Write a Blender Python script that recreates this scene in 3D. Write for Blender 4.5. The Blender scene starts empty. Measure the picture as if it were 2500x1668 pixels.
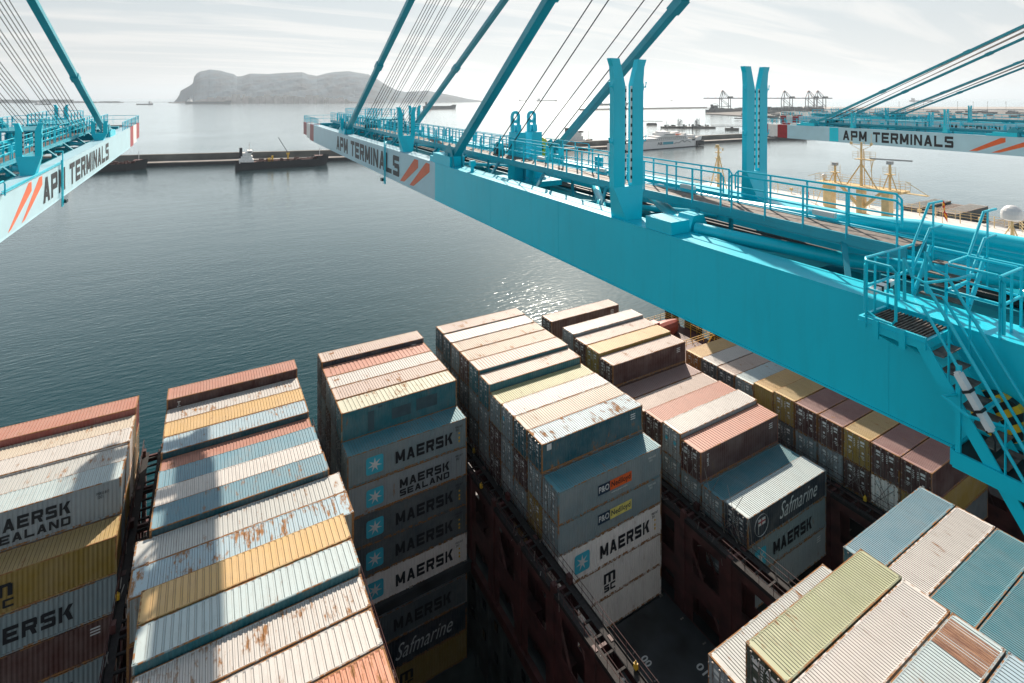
import bpy, bmesh, math, random
from mathutils import Vector, Matrix
R = math.radians
random.seed(7)
S = bpy.context.scene
# ------------------------------------------------------------------ camera
FPX, CX, Y0 = 1280.3, 1250.0, 238.5          # focal length / centre column / eye-level row, photo 2500 x 1668
AZ = 0.52569                                  # view azimuth, from +Y (ship's beam) towards +X (ship's length)
CAMZ = 65.0                                   # metres above the water
CA, SA = math.cos(AZ), math.sin(AZ)
cam_d = bpy.data.cameras.new('camera'); cam = bpy.data.objects.new('camera', cam_d)
S.collection.objects.link(cam); S.camera = cam
cam.location = (0, 0, CAMZ); cam.rotation_euler = (R(90), 0, -AZ)
cam_d.sensor_fit = 'HORIZONTAL'; cam_d.sensor_width = 36.0; cam_d.lens = FPX / 2500 * 36.0
cam_d.shift_y = -(834 - Y0) / 2500.0
cam_d.clip_start = 0.2; cam_d.clip_end = 200000
# ------------------------------------------------------------------ sky and sun
SUN_EL, SUN_AZ = R(36.3), R(36.7)
w = bpy.data.worlds.new('World'); S.world = w; w.use_nodes = True
nt = w.node_tree; nt.nodes.clear()
out = nt.nodes.new('ShaderNodeOutputWorld'); bg = nt.nodes.new('ShaderNodeBackground')
sky = nt.nodes.new('ShaderNodeTexSky'); sky.sky_type = 'NISHITA'; sky.sun_disc = False
sky.sun_elevation = SUN_EL; sky.sun_rotation = SUN_AZ
sky.air_density = 1.0; sky.dust_density = 1.6; sky.ozone_density = 1.0; sky.altitude = 0
bg.inputs[1].default_value = 0.085
tc = nt.nodes.new('ShaderNodeTexCoord')
sep = nt.nodes.new('ShaderNodeSeparateXYZ'); nt.links.new(tc.outputs['Generated'], sep.inputs[0])
def wmath(op, a, b=None, c=None):
    n = nt.nodes.new('ShaderNodeMath'); n.operation = op
    for i, v in enumerate((a, b, c)):
        if v is None: continue
        if isinstance(v, (int, float)): n.inputs[i].default_value = v
        else: nt.links.new(v, n.inputs[i])
    return n.outputs[0]
# thin cirrus: noise on the cloud-deck plane (direction / height)
zc = wmath('MAXIMUM', sep.outputs[2], 0.02)
px_ = wmath('DIVIDE', sep.outputs[0], wmath('ADD', zc, 0.10)); py_ = wmath('DIVIDE', sep.outputs[1], wmath('ADD', zc, 0.10))
comb = nt.nodes.new('ShaderNodeCombineXYZ'); nt.links.new(px_, comb.inputs[0]); nt.links.new(py_, comb.inputs[1])
mapn = nt.nodes.new('ShaderNodeMapping'); mapn.inputs['Rotation'].default_value = (0, 0, R(38)); mapn.inputs['Scale'].default_value = (0.42, 2.2, 1)
mapn.inputs['Location'].default_value = (1.3, 0.4, 0)
nt.links.new(comb.outputs[0], mapn.inputs[0])
nz = nt.nodes.new('ShaderNodeTexNoise'); nz.inputs['Scale'].default_value = 1.0; nz.inputs['Detail'].default_value = 7; nz.inputs['Roughness'].default_value = .55
nz.inputs['Distortion'].default_value = .6
nt.links.new(mapn.outputs[0], nz.inputs[0])
cr = nt.nodes.new('ShaderNodeValToRGB'); cr.color_ramp.elements[0].position = .46; cr.color_ramp.elements[1].position = .60
cr.color_ramp.elements[0].color = (0, 0, 0, 1); cr.color_ramp.elements[1].color = (1, 1, 1, 1)
nt.links.new(nz.outputs[0], cr.inputs[0])
hs = nt.nodes.new('ShaderNodeHueSaturation'); hs.inputs['Saturation'].default_value = .62; hs.inputs['Value'].default_value = 1.0
nt.links.new(sky.outputs[0], hs.inputs['Color'])
flat = nt.nodes.new('ShaderNodeMixRGB'); flat.inputs[2].default_value = (4.3, 5.0, 5.35, 1); nt.links.new(hs.outputs[0], flat.inputs[1])
veil = nt.nodes.new('ShaderNodeMixRGB'); veil.inputs[2].default_value = (8.0, 7.8, 7.5, 1)
hz = wmath('POWER', wmath('SUBTRACT', 1.0, wmath('MINIMUM', wmath('MAXIMUM', sep.outputs[2], 0), 1.0)), 13.0)
nt.links.new(flat.outputs[0], veil.inputs[1]); lowf = wmath('SUBTRACT', 1.0, wmath('MINIMUM', wmath('MULTIPLY', wmath('MAXIMUM', wmath('SUBTRACT', sep.outputs[2], .20), 0.0), 3.0), .92))
nt.links.new(wmath('MULTIPLY', wmath('ADD', wmath('MULTIPLY', cr.outputs[0], .52), .10), lowf), veil.inputs[0]); nt.links.new(wmath('MULTIPLY', lowf, .90), flat.inputs[0])
veil2 = nt.nodes.new('ShaderNodeMixRGB'); veil2.inputs[2].default_value = (7.7, 7.1, 6.6, 1)
nt.links.new(wmath('MULTIPLY', hz, .80), veil2.inputs[0]); nt.links.new(veil.outputs[0], veil2.inputs[1])
nt.links.new(veil2.outputs[0], bg.inputs[0]); nt.links.new(bg.outputs[0], out.inputs[0])
sl = bpy.data.lights.new('sun', 'SUN'); sl.energy = 5.0; sl.angle = R(.55); sl.color = (1.0, .87, .74)
so = bpy.data.objects.new('sun', sl); S.collection.objects.link(so)
so.rotation_euler = Vector((math.sin(SUN_AZ) * math.cos(SUN_EL), math.cos(SUN_AZ) * math.cos(SUN_EL), math.sin(SUN_EL))).to_track_quat('Z', 'Y').to_euler()
S.view_settings.view_transform = 'Standard'; S.view_settings.look = 'None'; S.view_settings.exposure = 0.55; S.view_settings.gamma = 1.0
S.render.engine = 'CYCLES'
S.cycles.max_bounces = 6; S.cycles.volume_bounces = 0; S.cycles.transparent_max_bounces = 4
S.cycles.sample_clamp_indirect = 6.0

# ------------------------------------------------------------------ helpers
C = S.collection
class MB:
    def __init__(s): s.v = []; s.f = []; s.mi = []; s.cuts = []
    def cut(s): s.cuts.append((len(s.v), len(s.f)))
    def pieces(s):
        c = [(0, 0)] + s.cuts + [(len(s.v), len(s.f))]
        for (v0, f0), (v1, f1) in zip(c[:-1], c[1:]):
            if v1 > v0:
                p = MB(); p.v = s.v[v0:v1]; p.f = [tuple(i - v0 for i in f) for f in s.f[f0:f1]]; p.mi = s.mi[f0:f1]; yield p
    def quad(s, *p, m=0):
        n = len(s.v); s.v += [tuple(q) for q in p]; s.f.append(tuple(range(n, n + len(p)))); s.mi.append(m)
    def box(s, x0, x1, y0, y1, z0, z1, m=0, M=None):
        if x0 > x1: x0, x1 = x1, x0
        if y0 > y1: y0, y1 = y1, y0
        if z0 > z1: z0, z1 = z1, z0
        n = len(s.v)
        P = [(x0, y0, z0), (x1, y0, z0), (x1, y1, z0), (x0, y1, z0), (x0, y0, z1), (x1, y0, z1), (x1, y1, z1), (x0, y1, z1)]
        if M is not None: P = [tuple(M @ Vector(p)) for p in P]
        s.v += P
        for a in ((0, 3, 2, 1), (4, 5, 6, 7), (0, 1, 5, 4), (1, 2, 6, 5), (2, 3, 7, 6), (3, 0, 4, 7)):
            s.f.append(tuple(n + i for i in a)); s.mi.append(m)
        return s
    def bar(s, p, q, a, b=None, m=0, up=(0, 0, 1)):
        b = a if b is None else b
        p = Vector(p); q = Vector(q); d = q - p; L = d.length
        if L < 1e-6: return s
        d.normalize(); u = Vector(up)
        if abs(d.dot(u)) > .98: u = Vector((1, 0, 0))
        r = d.cross(u).normalized(); u = r.cross(d).normalized()
        n = len(s.v)
        for e in (p, q):
            for i, j in ((-1, -1), (1, -1), (1, 1), (-1, 1)): s.v.append(tuple(e + r * (i * a / 2) + u * (j * b / 2)))
        for k in ((0, 3, 2, 1), (4, 5, 6, 7), (0, 1, 5, 4), (1, 2, 6, 5), (2, 3, 7, 6), (3, 0, 4, 7)):
            s.f.append(tuple(n + i for i in k)); s.mi.append(m)
        return s
    def tube(s, pts, r, n=8, m=0, r2=None, cap=True):
        pts = [Vector(p) for p in pts]; rings = []
        for i, p in enumerate(pts):
            a = pts[max(i - 1, 0)]; b = pts[min(i + 1, len(pts) - 1)]; d = (b - a).normalized()
            u = Vector((0, 0, 1)) if abs(d.z) < .95 else Vector((1, 0, 0))
            x = d.cross(u).normalized(); y = x.cross(d).normalized()
            rr = r if r2 is None else r + (r2 - r) * i / (len(pts) - 1)
            k0 = len(s.v); rings.append(k0)
            for k in range(n):
                t = 2 * math.pi * k / n; s.v.append(tuple(p + x * (math.cos(t) * rr) + y * (math.sin(t) * rr)))
        for i in range(len(rings) - 1):
            for k in range(n):
                s.f.append((rings[i] + k, rings[i] + (k + 1) % n, rings[i + 1] + (k + 1) % n, rings[i + 1] + k)); s.mi.append(m)
        if cap:
            s.f.append(tuple(rings[0] + k for k in range(n))[::-1]); s.mi.append(m)
            s.f.append(tuple(rings[-1] + k for k in range(n))); s.mi.append(m)
        return s
    def prism(s, poly, fn, a, b, m=0):
        """poly: 2-D outline; fn(x, y, t) -> 3-D point; extruded from t=a to t=b"""
        n = len(s.v); k = len(poly)
        s.v += [tuple(fn(x, y, a)) for x, y in poly] + [tuple(fn(x, y, b)) for x, y in poly]
        s.f.append(tuple(range(n, n + k))[::-1]); s.f.append(tuple(range(n + k, n + 2 * k))); s.mi += [m, m]
        for i in range(k):
            j = (i + 1) % k; s.f.append((n + i, n + j, n + k + j, n + k + i)); s.mi.append(m)
        return s
    def mesh(s, name, mats, smooth=False):
        me = bpy.data.meshes.new(name); me.from_pydata(s.v, [], s.f)
        for m in (mats if isinstance(mats, (list, tuple)) else [mats]): me.materials.append(m)
        me.polygons.foreach_set('material_index', s.mi)
        bm = bmesh.new(); bm.from_mesh(me); bmesh.ops.recalc_face_normals(bm, faces=bm.faces); bm.to_mesh(me); bm.free()
        if smooth:
            me.polygons.foreach_set('use_smooth', [True] * len(me.polygons))
            try: me.set_sharp_from_angle(angle=R(35))
            except Exception: pass
        me.update(); return me
    def build(s, name, mats, parent=None, smooth=False, color=None):
        if not s.v: return None
        if s.cuts: return [link(name, p.mesh(name, mats, smooth), parent, color) for p in s.pieces()][0]
        return link(name, s.mesh(name, mats, smooth), parent, color)
def link(name, me, parent=None, color=None, loc=None):
    o = bpy.data.objects.new(name, me); C.objects.link(o)
    if parent is not None: o.parent = parent
    if color is not None: o.color = color
    if loc is not None: o.location = loc
    return o
def tag(o, label, cat=None, group=None, kind=None):
    if label: o['label'] = label
    if cat: o['category'] = cat
    if group: o['group'] = group
    if kind: o['kind'] = kind
    return o
def empty(name, loc=(0, 0, 0), rz=0.0, label=None, cat=None, group=None):
    o = bpy.data.objects.new(name, None); C.objects.link(o); o.location = loc; o.rotation_euler = (0, 0, rz)
    o.empty_display_size = .5
    if label: tag(o, label, cat, group)
    return o
def ground(px, py, z=0.0):
    """the point at height z (metres above the water) seen at photo pixel (px, py)"""
    d = FPX * (CAMZ - z) / (py - Y0); r = (px - CX) * d / FPX
    return Vector((r * CA + d * SA, -r * SA + d * CA, z))
def ray(px, d, z=0.0):
    r = (px - CX) * d / FPX
    return Vector((r * CA + d * SA, -r * SA + d * CA, z))

# ------------------------------------------------------------------ materials
def new_mat(name):
    m = bpy.data.materials.new(name); m.use_nodes = True
    return m, m.node_tree, m.node_tree.nodes['Principled BSDF']
def N(t, typ, **kw):
    n = t.nodes.new(typ)
    for k, v in kw.items():
        if k in n.inputs: n.inputs[k].default_value = v
        else: setattr(n, k, v)
    return n
def mth(t, op, a, b=None):
    n = t.nodes.new('ShaderNodeMath'); n.operation = op
    for i, v in enumerate((a, b)):
        if v is None: continue
        if isinstance(v, (int, float)): n.inputs[i].default_value = v
        else: t.links.new(v, n.inputs[i])
    return n.outputs[0]
def mixc(t, f, a, b, bt='MIX'):
    n = t.nodes.new('ShaderNodeMixRGB'); n.blend_type = bt
    for i, v in enumerate((f, a, b)):
        if isinstance(v, (int, float)): n.inputs[i].default_value = v
        elif isinstance(v, tuple): n.inputs[i].default_value = v
        else: t.links.new(v, n.inputs[i])
    return n.outputs[0]
def ramp(t, inp, a, b):
    n = t.nodes.new('ShaderNodeValToRGB'); n.color_ramp.elements[0].position = a; n.color_ramp.elements[1].position = b
    t.links.new(inp, n.inputs[0]); return n.outputs[0]
def simple(name, col, rough=.5, metal=0.0, var=.12, scale=1.5, bump=0.0, spec=.5):
    m, t, b = new_mat(name)
    co = N(t, 'ShaderNodeTexCoord')
    nz = N(t, 'ShaderNodeTexNoise', Scale=scale, Detail=5.0); t.links.new(co.outputs['Object'], nz.inputs['Vector'])
    c = (*col, 1); dk = tuple(x * (1 - var * 2) for x in col) + (1,); lt = tuple(min(1, x * (1 + var)) for x in col) + (1,)
    t.links.new(mixc(t, ramp(t, nz.outputs[0], .3, .7), dk, lt), b.inputs['Base Color'])
    b.inputs['Roughness'].default_value = rough; b.inputs['Metallic'].default_value = metal
    b.inputs['Specular IOR Level'].default_value = spec
    if bump:
        bp = N(t, 'ShaderNodeBump', Strength=bump, Distance=.02); t.links.new(nz.outputs[0], bp.inputs['Height']); t.links.new(bp.outputs[0], b.inputs['Normal'])
    return m
def painted(name, rough, roof, grime_shade=1.0, rusty=0.0):
    """container paint: colour from the object, rust amount from the object's alpha"""
    m, t, b = new_mat(name)
    oi = N(t, 'ShaderNodeObjectInfo'); co = N(t, 'ShaderNodeTexCoord')
    rv = N(t, 'ShaderNodeCombineXYZ'); t.links.new(mth(t, 'MULTIPLY', oi.outputs['Random'], 90.0), rv.inputs[0]); t.links.new(mth(t, 'MULTIPLY', oi.outputs['Random'], 37.0), rv.inputs[1])
    add = N(t, 'ShaderNodeVectorMath'); add.operation = 'ADD'; t.links.new(co.outputs['Object'], add.inputs[0]); t.links.new(rv.outputs[0], add.inputs[1])
    mp = N(t, 'ShaderNodeMapping'); mp.inputs['Scale'].default_value = (1.0, .28, 1.0) if roof else (1.0, 1.0, .25)
    t.links.new(add.outputs[0], mp.inputs[0])
    n1 = N(t, 'ShaderNodeTexNoise', Scale=.55, Detail=6.0, Roughness=.62); t.links.new(add.outputs[0], n1.inputs['Vector'])
    n2 = N(t, 'ShaderNodeTexNoise', Scale=2.6, Detail=6.0, Roughness=.68); t.links.new(mp.outputs[0], n2.inputs['Vector'])
    n3 = N(t, 'ShaderNodeTexNoise', Scale=7.0, Detail=4.0, Roughness=.7); t.links.new(add.outputs[0], n3.inputs['Vector'])
    base = mixc(t, mth(t, 'MULTIPLY', ramp(t, n1.outputs[0], .35, .7), .30), oi.outputs['Color'], mixc(t, .5, oi.outputs['Color'], (.55, .50, .45, 1)))
    base = mixc(t, mth(t, 'MULTIPLY', ramp(t, n2.outputs[0], .48, .72), .30), base, mixc(t, .65, base, (.10, .08, .07, 1)))
    if grime_shade < 1: base = mixc(t, 1 - grime_shade, base, (.05, .035, .03, 1))  # dark mix: grime on frames, painted rib shade plus dirt on roofs
    # rust: patches stretched along the ribs, threshold falls as the object's alpha rises
    r = mth(t, 'ADD', mth(t, 'MULTIPLY', n2.outputs[0], .62), mth(t, 'MULTIPLY', n1.outputs[0], .38))
    thr = mth(t, 'SUBTRACT', .635 - rusty, mth(t, 'MULTIPLY', oi.outputs['Alpha'], .20))
    rm = mth(t, 'MULTIPLY', mth(t, 'SUBTRACT', r, thr), 14.0); rm = mth(t, 'MINIMUM', mth(t, 'MAXIMUM', rm, 0.0), 1.0)
    # a sprinkle of small spots
    sp = mth(t, 'MULTIPLY', mth(t, 'SUBTRACT', n3.outputs[0], mth(t, 'SUBTRACT', .72, mth(t, 'MULTIPLY', oi.outputs['Alpha'], .13))), 12.0)
    sp = mth(t, 'MINIMUM', mth(t, 'MAXIMUM', sp, 0.0), .8)
    rm = mth(t, 'MAXIMUM', rm, sp)
    rc = mixc(t, n3.outputs[0], (.07, .025, .01, 1), (.48, .24, .085, 1))
    t.links.new(mixc(t, rm, base, rc), b.inputs['Base Color'])
    t.links.new(mth(t, 'ADD', mth(t, 'MULTIPLY', rm, .3), mth(t, 'ADD', rough - .08, mth(t, 'MULTIPLY', n1.outputs[0], .16))), b.inputs['Roughness'])
    bp = N(t, 'ShaderNodeBump', Strength=.4, Distance=.05); t.links.new(n1.outputs[0], bp.inputs['Height']); t.links.new(bp.outputs[0], b.inputs['Normal'])
    return m
M_SIDE = painted('container_side_paint', .52, False)
M_FRAME = painted('container_frame_paint', .6, False, .85, .10)
M_ROOF = painted('container_roof_paint', .58, True)
M_RIBSHADE = painted('container_rib_shade_grime', .6, True, .45)  # darker copy of the roof paint: rib shadow lines painted in, with trough dirt
def crane_paint(name, col, rough, spec):
    m = simple(name, col, rough, var=.03, scale=.35, spec=spec); t = m.node_tree; b = t.nodes['Principled BSDF']; b.inputs['Coat Weight'].default_value = .28; b.inputs['Coat Roughness'].default_value = .28
    src = b.inputs['Base Color'].links[0].from_socket; co = N(t, 'ShaderNodeTexCoord'); mp = N(t, 'ShaderNodeMapping'); mp.inputs['Scale'].default_value = (1, 1.6, .22); t.links.new(co.outputs['Object'], mp.inputs[0])
    nz = N(t, 'ShaderNodeTexNoise', Scale=1.6, Detail=6.0, Roughness=.65); t.links.new(mp.outputs[0], nz.inputs['Vector'])
    c1 = mixc(t, mth(t, 'MULTIPLY', ramp(t, nz.outputs[0], .50, .85), .16), src, (.02, .16, .19, 1)); n2 = N(t, 'ShaderNodeTexNoise', Scale=9.0, Detail=4.0, Roughness=.7); t.links.new(co.outputs['Object'], n2.inputs['Vector'])
    t.links.new(mixc(t, mth(t, 'MULTIPLY', ramp(t, n2.outputs[0], .71, .76), .35), c1, (.16, .10, .06, 1)), b.inputs['Base Color']); return m
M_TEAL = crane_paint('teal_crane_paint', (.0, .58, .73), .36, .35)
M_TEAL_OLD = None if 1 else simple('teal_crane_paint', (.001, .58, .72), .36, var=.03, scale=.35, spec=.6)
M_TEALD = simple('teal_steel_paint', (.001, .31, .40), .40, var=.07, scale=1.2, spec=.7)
M_PANEL = simple('pale_blue_panel_paint', (.40, .62, .70), .34, var=.04, scale=.5)
M_RED = simple('dark_red_paint', (.33, .025, .03), .4, var=.1)
M_WHITE = simple('white_paint', (.74, .73, .70), .4, var=.05)
M_ORANGE = simple('orange_paint', (.72, .12, .025), .4, var=.05)
M_BLACK = simple('black_lettering', (.012, .014, .018), .45, var=.1)
M_RUBBER = simple('black_cable', (.012, .012, .013), .55, var=.2)
M_STEEL = simple('worn_steel', (.30, .28, .26), .42, .6, var=.2, scale=4)
M_GRATE = simple('rusty_grating', (.16, .13, .11), .7, var=.35, scale=6)
M_YELLOW = simple('yellow_paint', (.75, .45, .03), .4, var=.1)
M_CREAM = simple('cream_mast_paint', (.72, .54, .27), .45, var=.08)
M_DECKRED = simple('brown_red_primer', (.075, .022, .020), .6, var=.3, scale=.8)
M_HATCH = simple('dark_grey_hatch_paint', (.035, .043, .047), .55, var=.35, scale=.35)
M_DGRATE = simple('dark_grating', (.014, .012, .012), .8, var=.4, scale=5)
M_HOLD = simple('grey_green_hold_paint', (.05, .068, .066), .6, var=.3, scale=.5)
M_HULL = simple('pale_blue_hull_paint', (.08, .25, .33), .45)
M_FRAMEY = simple('dark_window', (.015, .02, .025), .15)
M_WLET = simple('white_lettering', (.62, .64, .63), .5, var=.05)
M_LBLUE = simple('sky_blue_logo', (.05, .42, .55), .45, var=.05)
M_NAVY = simple('navy_paint', (.008, .03, .06), .45)
M_LYEL = simple('pale_yellow_paint', (.72, .62, .16), .45)
M_LAMP = simple('white_plastic', (.72, .73, .72), .35, var=.03)

# ------------------------------------------------------------------ water
def water_mat():
    m, t, b = new_mat('sea_water')
    co = N(t, 'ShaderNodeTexCoord'); vec = co.outputs['Object']
    mp = N(t, 'ShaderNodeMapping'); mp.inputs['Rotation'].default_value = (0, 0, R(24)); mp.inputs['Scale'].default_value = (.55, 1.5, 1)
    t.links.new(vec, mp.inputs[0])
    n1 = N(t, 'ShaderNodeTexNoise', Scale=.52, Detail=3.0, Roughness=.5, Distortion=.3); t.links.new(mp.outputs[0], n1.inputs['Vector'])
    n2 = N(t, 'ShaderNodeTexNoise', Scale=.07, Detail=3.0, Roughness=.5); t.links.new(mp.outputs[0], n2.inputs['Vector'])
    n3 = N(t, 'ShaderNodeTexNoise', Scale=.008, Detail=3.0); t.links.new(vec, n3.inputs['Vector'])
    h = mth(t, 'ADD', mth(t, 'MULTIPLY', n1.outputs[0], 1.1), mth(t, 'MULTIPLY', n2.outputs[0], 1.2))
    amp = mth(t, 'ADD', mth(t, 'MULTIPLY', n3.outputs[0], 1.3), .0)
    bp = N(t, 'ShaderNodeBump', Strength=1.0, Distance=.20); t.links.new(mth(t, 'MULTIPLY', h, amp), bp.inputs['Height'])
    t.links.new(bp.outputs[0], b.inputs['Normal'])
    b.inputs['Base Color'].default_value = (.001, .034, .042, 1)
    b.inputs['Roughness'].default_value = .9; b.inputs['Specular IOR Level'].default_value = 0.0
    lw = N(t, 'ShaderNodeLayerWeight', Blend=.5); t.links.new(bp.outputs[0], lw.inputs['Normal'])
    gl = N(t, 'ShaderNodeBsdfGlossy', Roughness=.13); gl.inputs['Color'].default_value = (.93, .99, 1, 1); t.links.new(bp.outputs[0], gl.inputs['Normal'])
    mx = t.nodes.new('ShaderNodeMixShader'); t.links.new(mth(t, 'MINIMUM', mth(t, 'MULTIPLY', mth(t, 'POWER', lw.outputs['Facing'], 5.0), 1.4), 1.0), mx.inputs[0]); t.links.new(b.outputs[0], mx.inputs[1]); t.links.new(gl.outputs[0], mx.inputs[2])
    t.links.new(mx.outputs[0], t.nodes['Material Output'].inputs['Surface'])
    return m
SEA_R = 60000
mb = MB(); n = len(mb.v); K = 96
rings = [0, 300, 1200, 5000, 20000, SEA_R]
mb.v.append((0, 0, 0))
for r in rings[1:]:
    for k in range(K): mb.v.append((r * math.cos(2 * math.pi * k / K), r * math.sin(2 * math.pi * k / K), 0))
for k in range(K): mb.f.append((0, 1 + k, 1 + (k + 1) % K)); mb.mi.append(0)
for i in range(len(rings) - 2):
    for k in range(K):
        a = 1 + i * K; c = a + K; mb.f.append((a + k, c + k, c + (k + 1) % K, a + (k + 1) % K)); mb.mi.append(0)
tag(mb.build('sea', water_mat()), 'calm rippled blue green bay water reaching the horizon', None, None, 'structure')
# ------------------------------------------------------------------ haze
def haze_box(name, x0, x1, y0, y1, z0, z1, dens, col=(.78, .90, 1.0, 1), label=''):
    m = bpy.data.materials.new(name + '_air'); m.use_nodes = True; t = m.node_tree; t.nodes.clear()
    o = t.nodes.new('ShaderNodeOutputMaterial'); v = t.nodes.new('ShaderNodeVolumePrincipled')
    v.inputs['Density'].default_value = dens; v.inputs['Color'].default_value = col; v.inputs['Anisotropy'].default_value = .35
    t.links.new(v.outputs[0], o.inputs['Volume'])
    b = MB().box(x0, x1, y0, y1, z0, z1).build(name, m)
    tag(b, label, None, None, 'stuff'); return b
HAZE = 5.4e-5
haze_box('haze', -SEA_R - 500, SEA_R + 500, -SEA_R - 500, SEA_R + 500, -1, 620, HAZE, label='pale morning haze over the whole bay')
# ------------------------------------------------------------------ lettering
_txt = {}
def text_mesh(s, mat, sx=1.0, bold=.02, shear=0.0, ext=.006):
    key = (s, mat.name, sx, bold, shear)
    if key in _txt: return _txt[key]
    cu = bpy.data.curves.new('lettering', 'FONT'); cu.body = s; cu.size = 1.0; cu.offset = bold; cu.extrude = ext; cu.shear = shear
    cu.resolution_u = 3; cu.space_character = 1.04
    o = bpy.data.objects.new('tmp_text', cu); C.objects.link(o)
    dg = bpy.context.evaluated_depsgraph_get(); me = bpy.data.meshes.new_from_object(o.evaluated_get(dg))
    bpy.data.objects.remove(o); bpy.data.curves.remove(cu)
    me.name = 'lettering'; me.materials.clear(); me.materials.append(mat)
    xs = [v.co.x for v in me.vertices]; ys = [v.co.y for v in me.vertices]
    x0, x1, y0, y1 = min(xs), max(xs), min(ys), max(ys)
    for v in me.vertices: v.co.x = (v.co.x - x0) / (x1 - x0); v.co.y = (v.co.y - y0) / (y1 - y0)
    _txt[key] = me; return me
def put_text(s, mat, parent, origin, ex, ey, W, H, name='lettering', **kw):
    """text fitted into W x H at origin, running along ex with its top along ey"""
    me = text_mesh(s, mat, **kw); ex = Vector(ex).normalized(); ey = Vector(ey).normalized(); ez = ex.cross(ey)
    o = link(name, me, parent)
    M = Matrix(((ex.x * W, ey.x * H, ez.x, origin[0]), (ex.y * W, ey.y * H, ez.y, origin[1]), (ex.z * W, ey.z * H, ez.z, origin[2]), (0, 0, 0, 1)))
    o.matrix_local = M; return o
def _glyphs():
    a, b = .25, .24; G = {}
    r = lambda x0, x1, y0, y1: [(x0, y0), (x1, y0), (x1, y1), (x0, y1)]
    def d(x0, y0, x1, y1, w_=a * 1.12): return [(x0, y0), (x0 + w_, y0), (x1 + w_, y1), (x1, y1)]
    V = r(0, a, 0, 1)
    G['M'] = [V, r(1 - a, 1, 0, 1), d(.0, 1, .5 - a * .5, .18, a), d(1 - a, 1, .5 - a * .5, .18, a)]
    G['A'] = [d(0, 0, .5 - a * .56, 1), d(1 - a * 1.12, 0, .5 - a * .56, 1), r(.25, .75, .2, .2 + b * .85)]
    G['E'] = [V, r(a, 1, 1 - b, 1), r(a, .9, .5 - b / 2, .5 + b / 2), r(a, 1, 0, b)]
    G['R'] = [V, r(a, .94, 1 - b, 1), r(1 - a, 1, .52, .94), r(a, .94, .36, .36 + b), d(1 - a * 1.2, 0, .5, .37, a * 1.2)]
    G['P'] = [V, r(a, .94, 1 - b, 1), r(1 - a, 1, .42, .94), r(a, .94, .32, .32 + b)]
    G['S'] = [r(.06, .97, 1 - b, 1), r(0, a, .46, .95), r(a, .95, .5 - b / 2, .5 + b / 2), r(1 - a, 1, .05, .52), r(.03, .94, 0, b)]
    G['K'] = [V, d(1 - a * 1.35, 1, .24, .44, a * 1.35), d(1 - a * 1.35, 0, .36, .60, a * 1.35)]
    G['L'] = [V, r(a, 1, 0, b)]; G['I'] = [r(.0, 1, 0, 1)]
    G['N'] = [V, r(1 - a, 1, 0, 1), d(.0, 1, 1 - a * 1.1, 0, a * 1.1)]
    G['D'] = [V, r(a, .92, 1 - b, 1), r(1 - a, 1, .08, .92), r(a, .92, 0, b)]
    G['T'] = [r(0, 1, 1 - b, 1), r(.5 - a / 2, .5 + a / 2, 0, 1 - b)]; G['C'] = [r(.05, 1, 1 - b, 1), r(0, a, .05, .95), r(.05, 1, 0, b)]
    G['m'] = [r(0, .2, 0, 1), r(.2, .93, .76, 1), r(.4, .6, 0, .8), r(.8, 1, 0, .9)]
    return G
GL = _glyphs()
def block_text(s, mat, parent, origin, ex, ey, W, H, name='lettering', gap=.22):
    ex = Vector(ex).normalized(); ey = Vector(ey).normalized(); ez = ex.cross(ey); o3 = Vector(origin)
    wid = {' ': .45, 'I': .24, 'M': 1.12}; tot = sum(wid.get(c, 1.0) for c in s) + gap * (len(s) - 1); k = W / tot; x = 0; mb = MB()
    for c in s:
        cw = wid.get(c, 1.0)
        if c != ' ':
            for i, poly in enumerate(GL[c]): mb.prism(poly, lambda p, q, t: o3 + ex * (x + p * cw) * k + ey * q * H + ez * t, 0, .006 + i * .0006)
        x += cw + gap
    return mb.build(name, mat, parent)
def star_poly(n, r1, r2, cx=0, cy=0, rot=math.pi / 2):
    return [(cx + (r1 if k % 2 == 0 else r2) * math.cos(rot + math.pi * k / n), cy + (r1 if k % 2 == 0 else r2) * math.sin(rot + math.pi * k / n)) for k in range(2 * n)]

# ------------------------------------------------------------------ containers
HC, ST = 2.896, 2.591
CW = 2.438
_cm = {}
def side_mesh(L, H):
    """corrugated side and end walls + floor, origin at the centre of the base"""
    key = ('side', L, H)
    if key in _cm: return _cm[key]
    mb = MB(); n = int(round((L - .5) / .278)); x0 = -L / 2 + .14; pit = (L - .28) / n; D = .036
    for sy in (-1, 1):
        yo = sy * (CW / 2 - .012); yi = sy * (CW / 2 - .012 - D); p = []
        for i in range(n):
            a = x0 + i * pit; p += [(a, yo), (a + pit * .26, yo), (a + pit * .5, yi), (a + pit * .76, yi)]
        p.append((x0 + n * pit, yo))
        for i in range(len(p) - 1): mb.quad((p[i][0], p[i][1], .15), (p[i + 1][0], p[i + 1][1], .15), (p[i + 1][0], p[i + 1][1], H - .09), (p[i][0], p[i][1], H - .09))
    m = 9; y0 = -CW / 2 + .13; pt = (CW - .26) / m
    for sx in (-1, 1):
        xo = sx * (L / 2 - .03); xi = sx * (L / 2 - .03 - .045); p = []
        for i in range(m):
            a = y0 + i * pt; p += [(xo, a), (xo, a + pt * .3), (xi, a + pt * .5), (xi, a + pt * .8)]
        p.append((xo, y0 + m * pt))
        for i in range(len(p) - 1): mb.quad((p[i][0], p[i][1], .12), (p[i + 1][0], p[i + 1][1], .12), (p[i + 1][0], p[i + 1][1], H - .1), (p[i][0], p[i][1], H - .1))
    mb.box(-L / 2 + .1, L / 2 - .1, -CW / 2 + .08, CW / 2 - .08, .03, .14)
    _cm[key] = mb.mesh('container_walls', M_SIDE); return _cm[key]
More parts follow.
